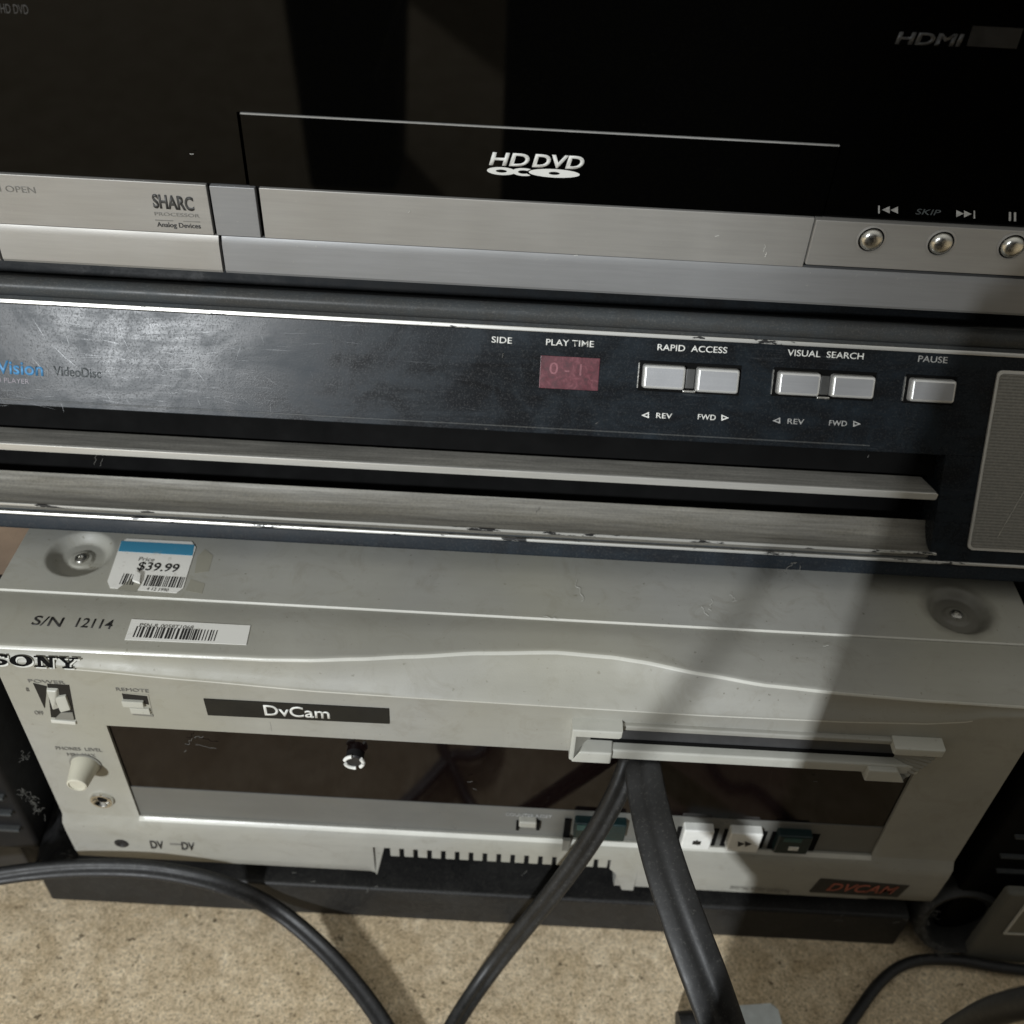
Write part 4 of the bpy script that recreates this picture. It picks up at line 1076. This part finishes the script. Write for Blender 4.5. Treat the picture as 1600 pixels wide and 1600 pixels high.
# round black dusty sleeve
sl = root('rolled_sleeve', 'round black dusty rubber roll lying beside the right corner of the tape deck', 'roll', PZ(1500, 1470, 0))
cc = PY(1498, 1440, -.004)
FS = Frame((cc.x, cc.y, cc.z), (1, 0, 0), (0, .30, .95))
lathe('roll', FS, 0, 0, [(.0, -.05), (.021, -.05), (.0225, -.004), (.0215, .0), (.0195, .0022), (.0172, .0012), (.0155, -.004), (.0150, -.02), (0, -.02)], rubber('dusty_black_rubber', (.018, .018, .017), .5), sl, 48)
pts_ = [FS.at(.0195*math.cos(R(a)), .0195*math.sin(R(a)), .0025) for a in (150, 170, 190, 210, 228, 245, 258)]
fluff('dust_fibres', pts_, 6, 10, .005, sl, .00009, .0016)
fluff('dust_clump', [FS.at(-.006, -.0215, .002), FS.at(-.001, -.0225, .002)], 9, 40, .004, sl, .00011, .0016)
# grey metal box at the right edge
gb = root('grey_metal_box', 'grey metal box with a white edged front panel at the lower right edge', 'box', (.27, .03, 0))
FG = Frame((0, -.012, 0), (1, 0, 0), (0, 0, 1))
gx = FG.px(1560, 1420)[0]
prism('box_body', FG, rect(gx, .0, gx+.12, FG.px(1590, 1398)[1]), -.0045, 0, M['grey_metal'], gb, .002, 3)
a = FG.px(1577, 1408); b = FG.px(1592, 1459); z0 = b[1]; z1 = a[1]
xx = (a[0]+b[0])/2
prism('panel_edge', FG, [(xx, z0), (xx+.09, z0), (xx+.09, z0+.0012), (xx+.0012, z0+.0012), (xx+.0012, z1), (xx, z1)], -.001, .0008, M['deck_edge'], gb)
prism('panel', FG, rect(xx+.0014, z0+.0014, xx+.09, z1), -.001, .0004, simple('olive_grey_panel', (.17, .165, .13), .5), gb)

# ================================================================ added light blockers behind the camera (only seen mirrored in the gloss, and shading the right side)
cs2 = root('shade_block', 'added black block behind the camera that shades the right side', 'case', (.3, -.55, 0))
prism('case_or_block', Frame((0, 0, 0), (1, 0, 0), (0, 1, 0)), rect(-.024, -.70, .42, -.33), 0, .47, M['void'], cs2, .006, 3)  # unseen block added to shade the right side
prism('shade_block_top', Frame((0, 0, 0), (1, 0, 0), (0, 1, 0)), rect(-.022, -.70, .42, -.332), .4705, .50, M['black_plastic'], cs2, .006, 3)
wb = root('mirror_block', 'added black block behind the camera, mirrored as a dark band in the glass', 'light blocker', (-.217, -.80, 0))
prism('mirror_block_body', Frame((0, 0, 0), (1, 0, 0), (0, 1, 0)), rect(-.258, -.78, -.157, -.66), 0, .215, M['void'], wb, .01, 3, pts1=rect(-.268, -.79, -.148, -.655))  # added only for the dark band mirrored in the glass
su = root('shade_rack', 'added dark rack with a high box, unseen behind the camera, shading the upper right', 'added shade rack', (.1, -2.05, 0))
prism('shade_box', Frame((0, 0, 0), (1, 0, 0), (0, 1, 0)), rect(-.796, -2.25, .42, -1.90), 1.2, 1.9, M['black_plastic'], su, .004)  # unseen box added to dim the light on the upper right
for xx in (-.50, .38):
    prism('shade_rack_leg', Frame((0, 0, 0), (1, 0, 0), (0, 1, 0)), rect(xx, -2.22, xx+.03, -1.93), 0, 1.2, M['black_plastic'], su, .002)
# unseen cord added so that its shadow crosses the deck
A_ = Vector((.0785, .005, ZT)); B2 = Vector((.1165, .066, ZT))
def on(P0, y): return P0+(LAMP-P0)*((y-P0.y)/(LAMP.y-P0.y))
q1, q2 = on(A_, -.345), on(B2, -.345)
d_ = (q2-q1).normalized()
lo_ = q1-d_*((q1.z-.235)/d_.z); q3 = q2+d_*.010
bm = bmesh.new(); add_tube(bm, catmull([lo_, (lo_+q1)/2, q1, q2, q3, q3+Vector((.045, .002, .035)), Vector((-.012, -.352, .515)), Vector((.06, -.39, .508)), Vector((.2, -.42, .508))], 8), .0034, n=16)
cord_caster = finish('shadow_cord', bm, M['black_plastic'], None, 50)
cord_caster['label'] = 'added unseen cord behind the camera that casts the band across the deck'; cord_caster['category'] = 'cord'
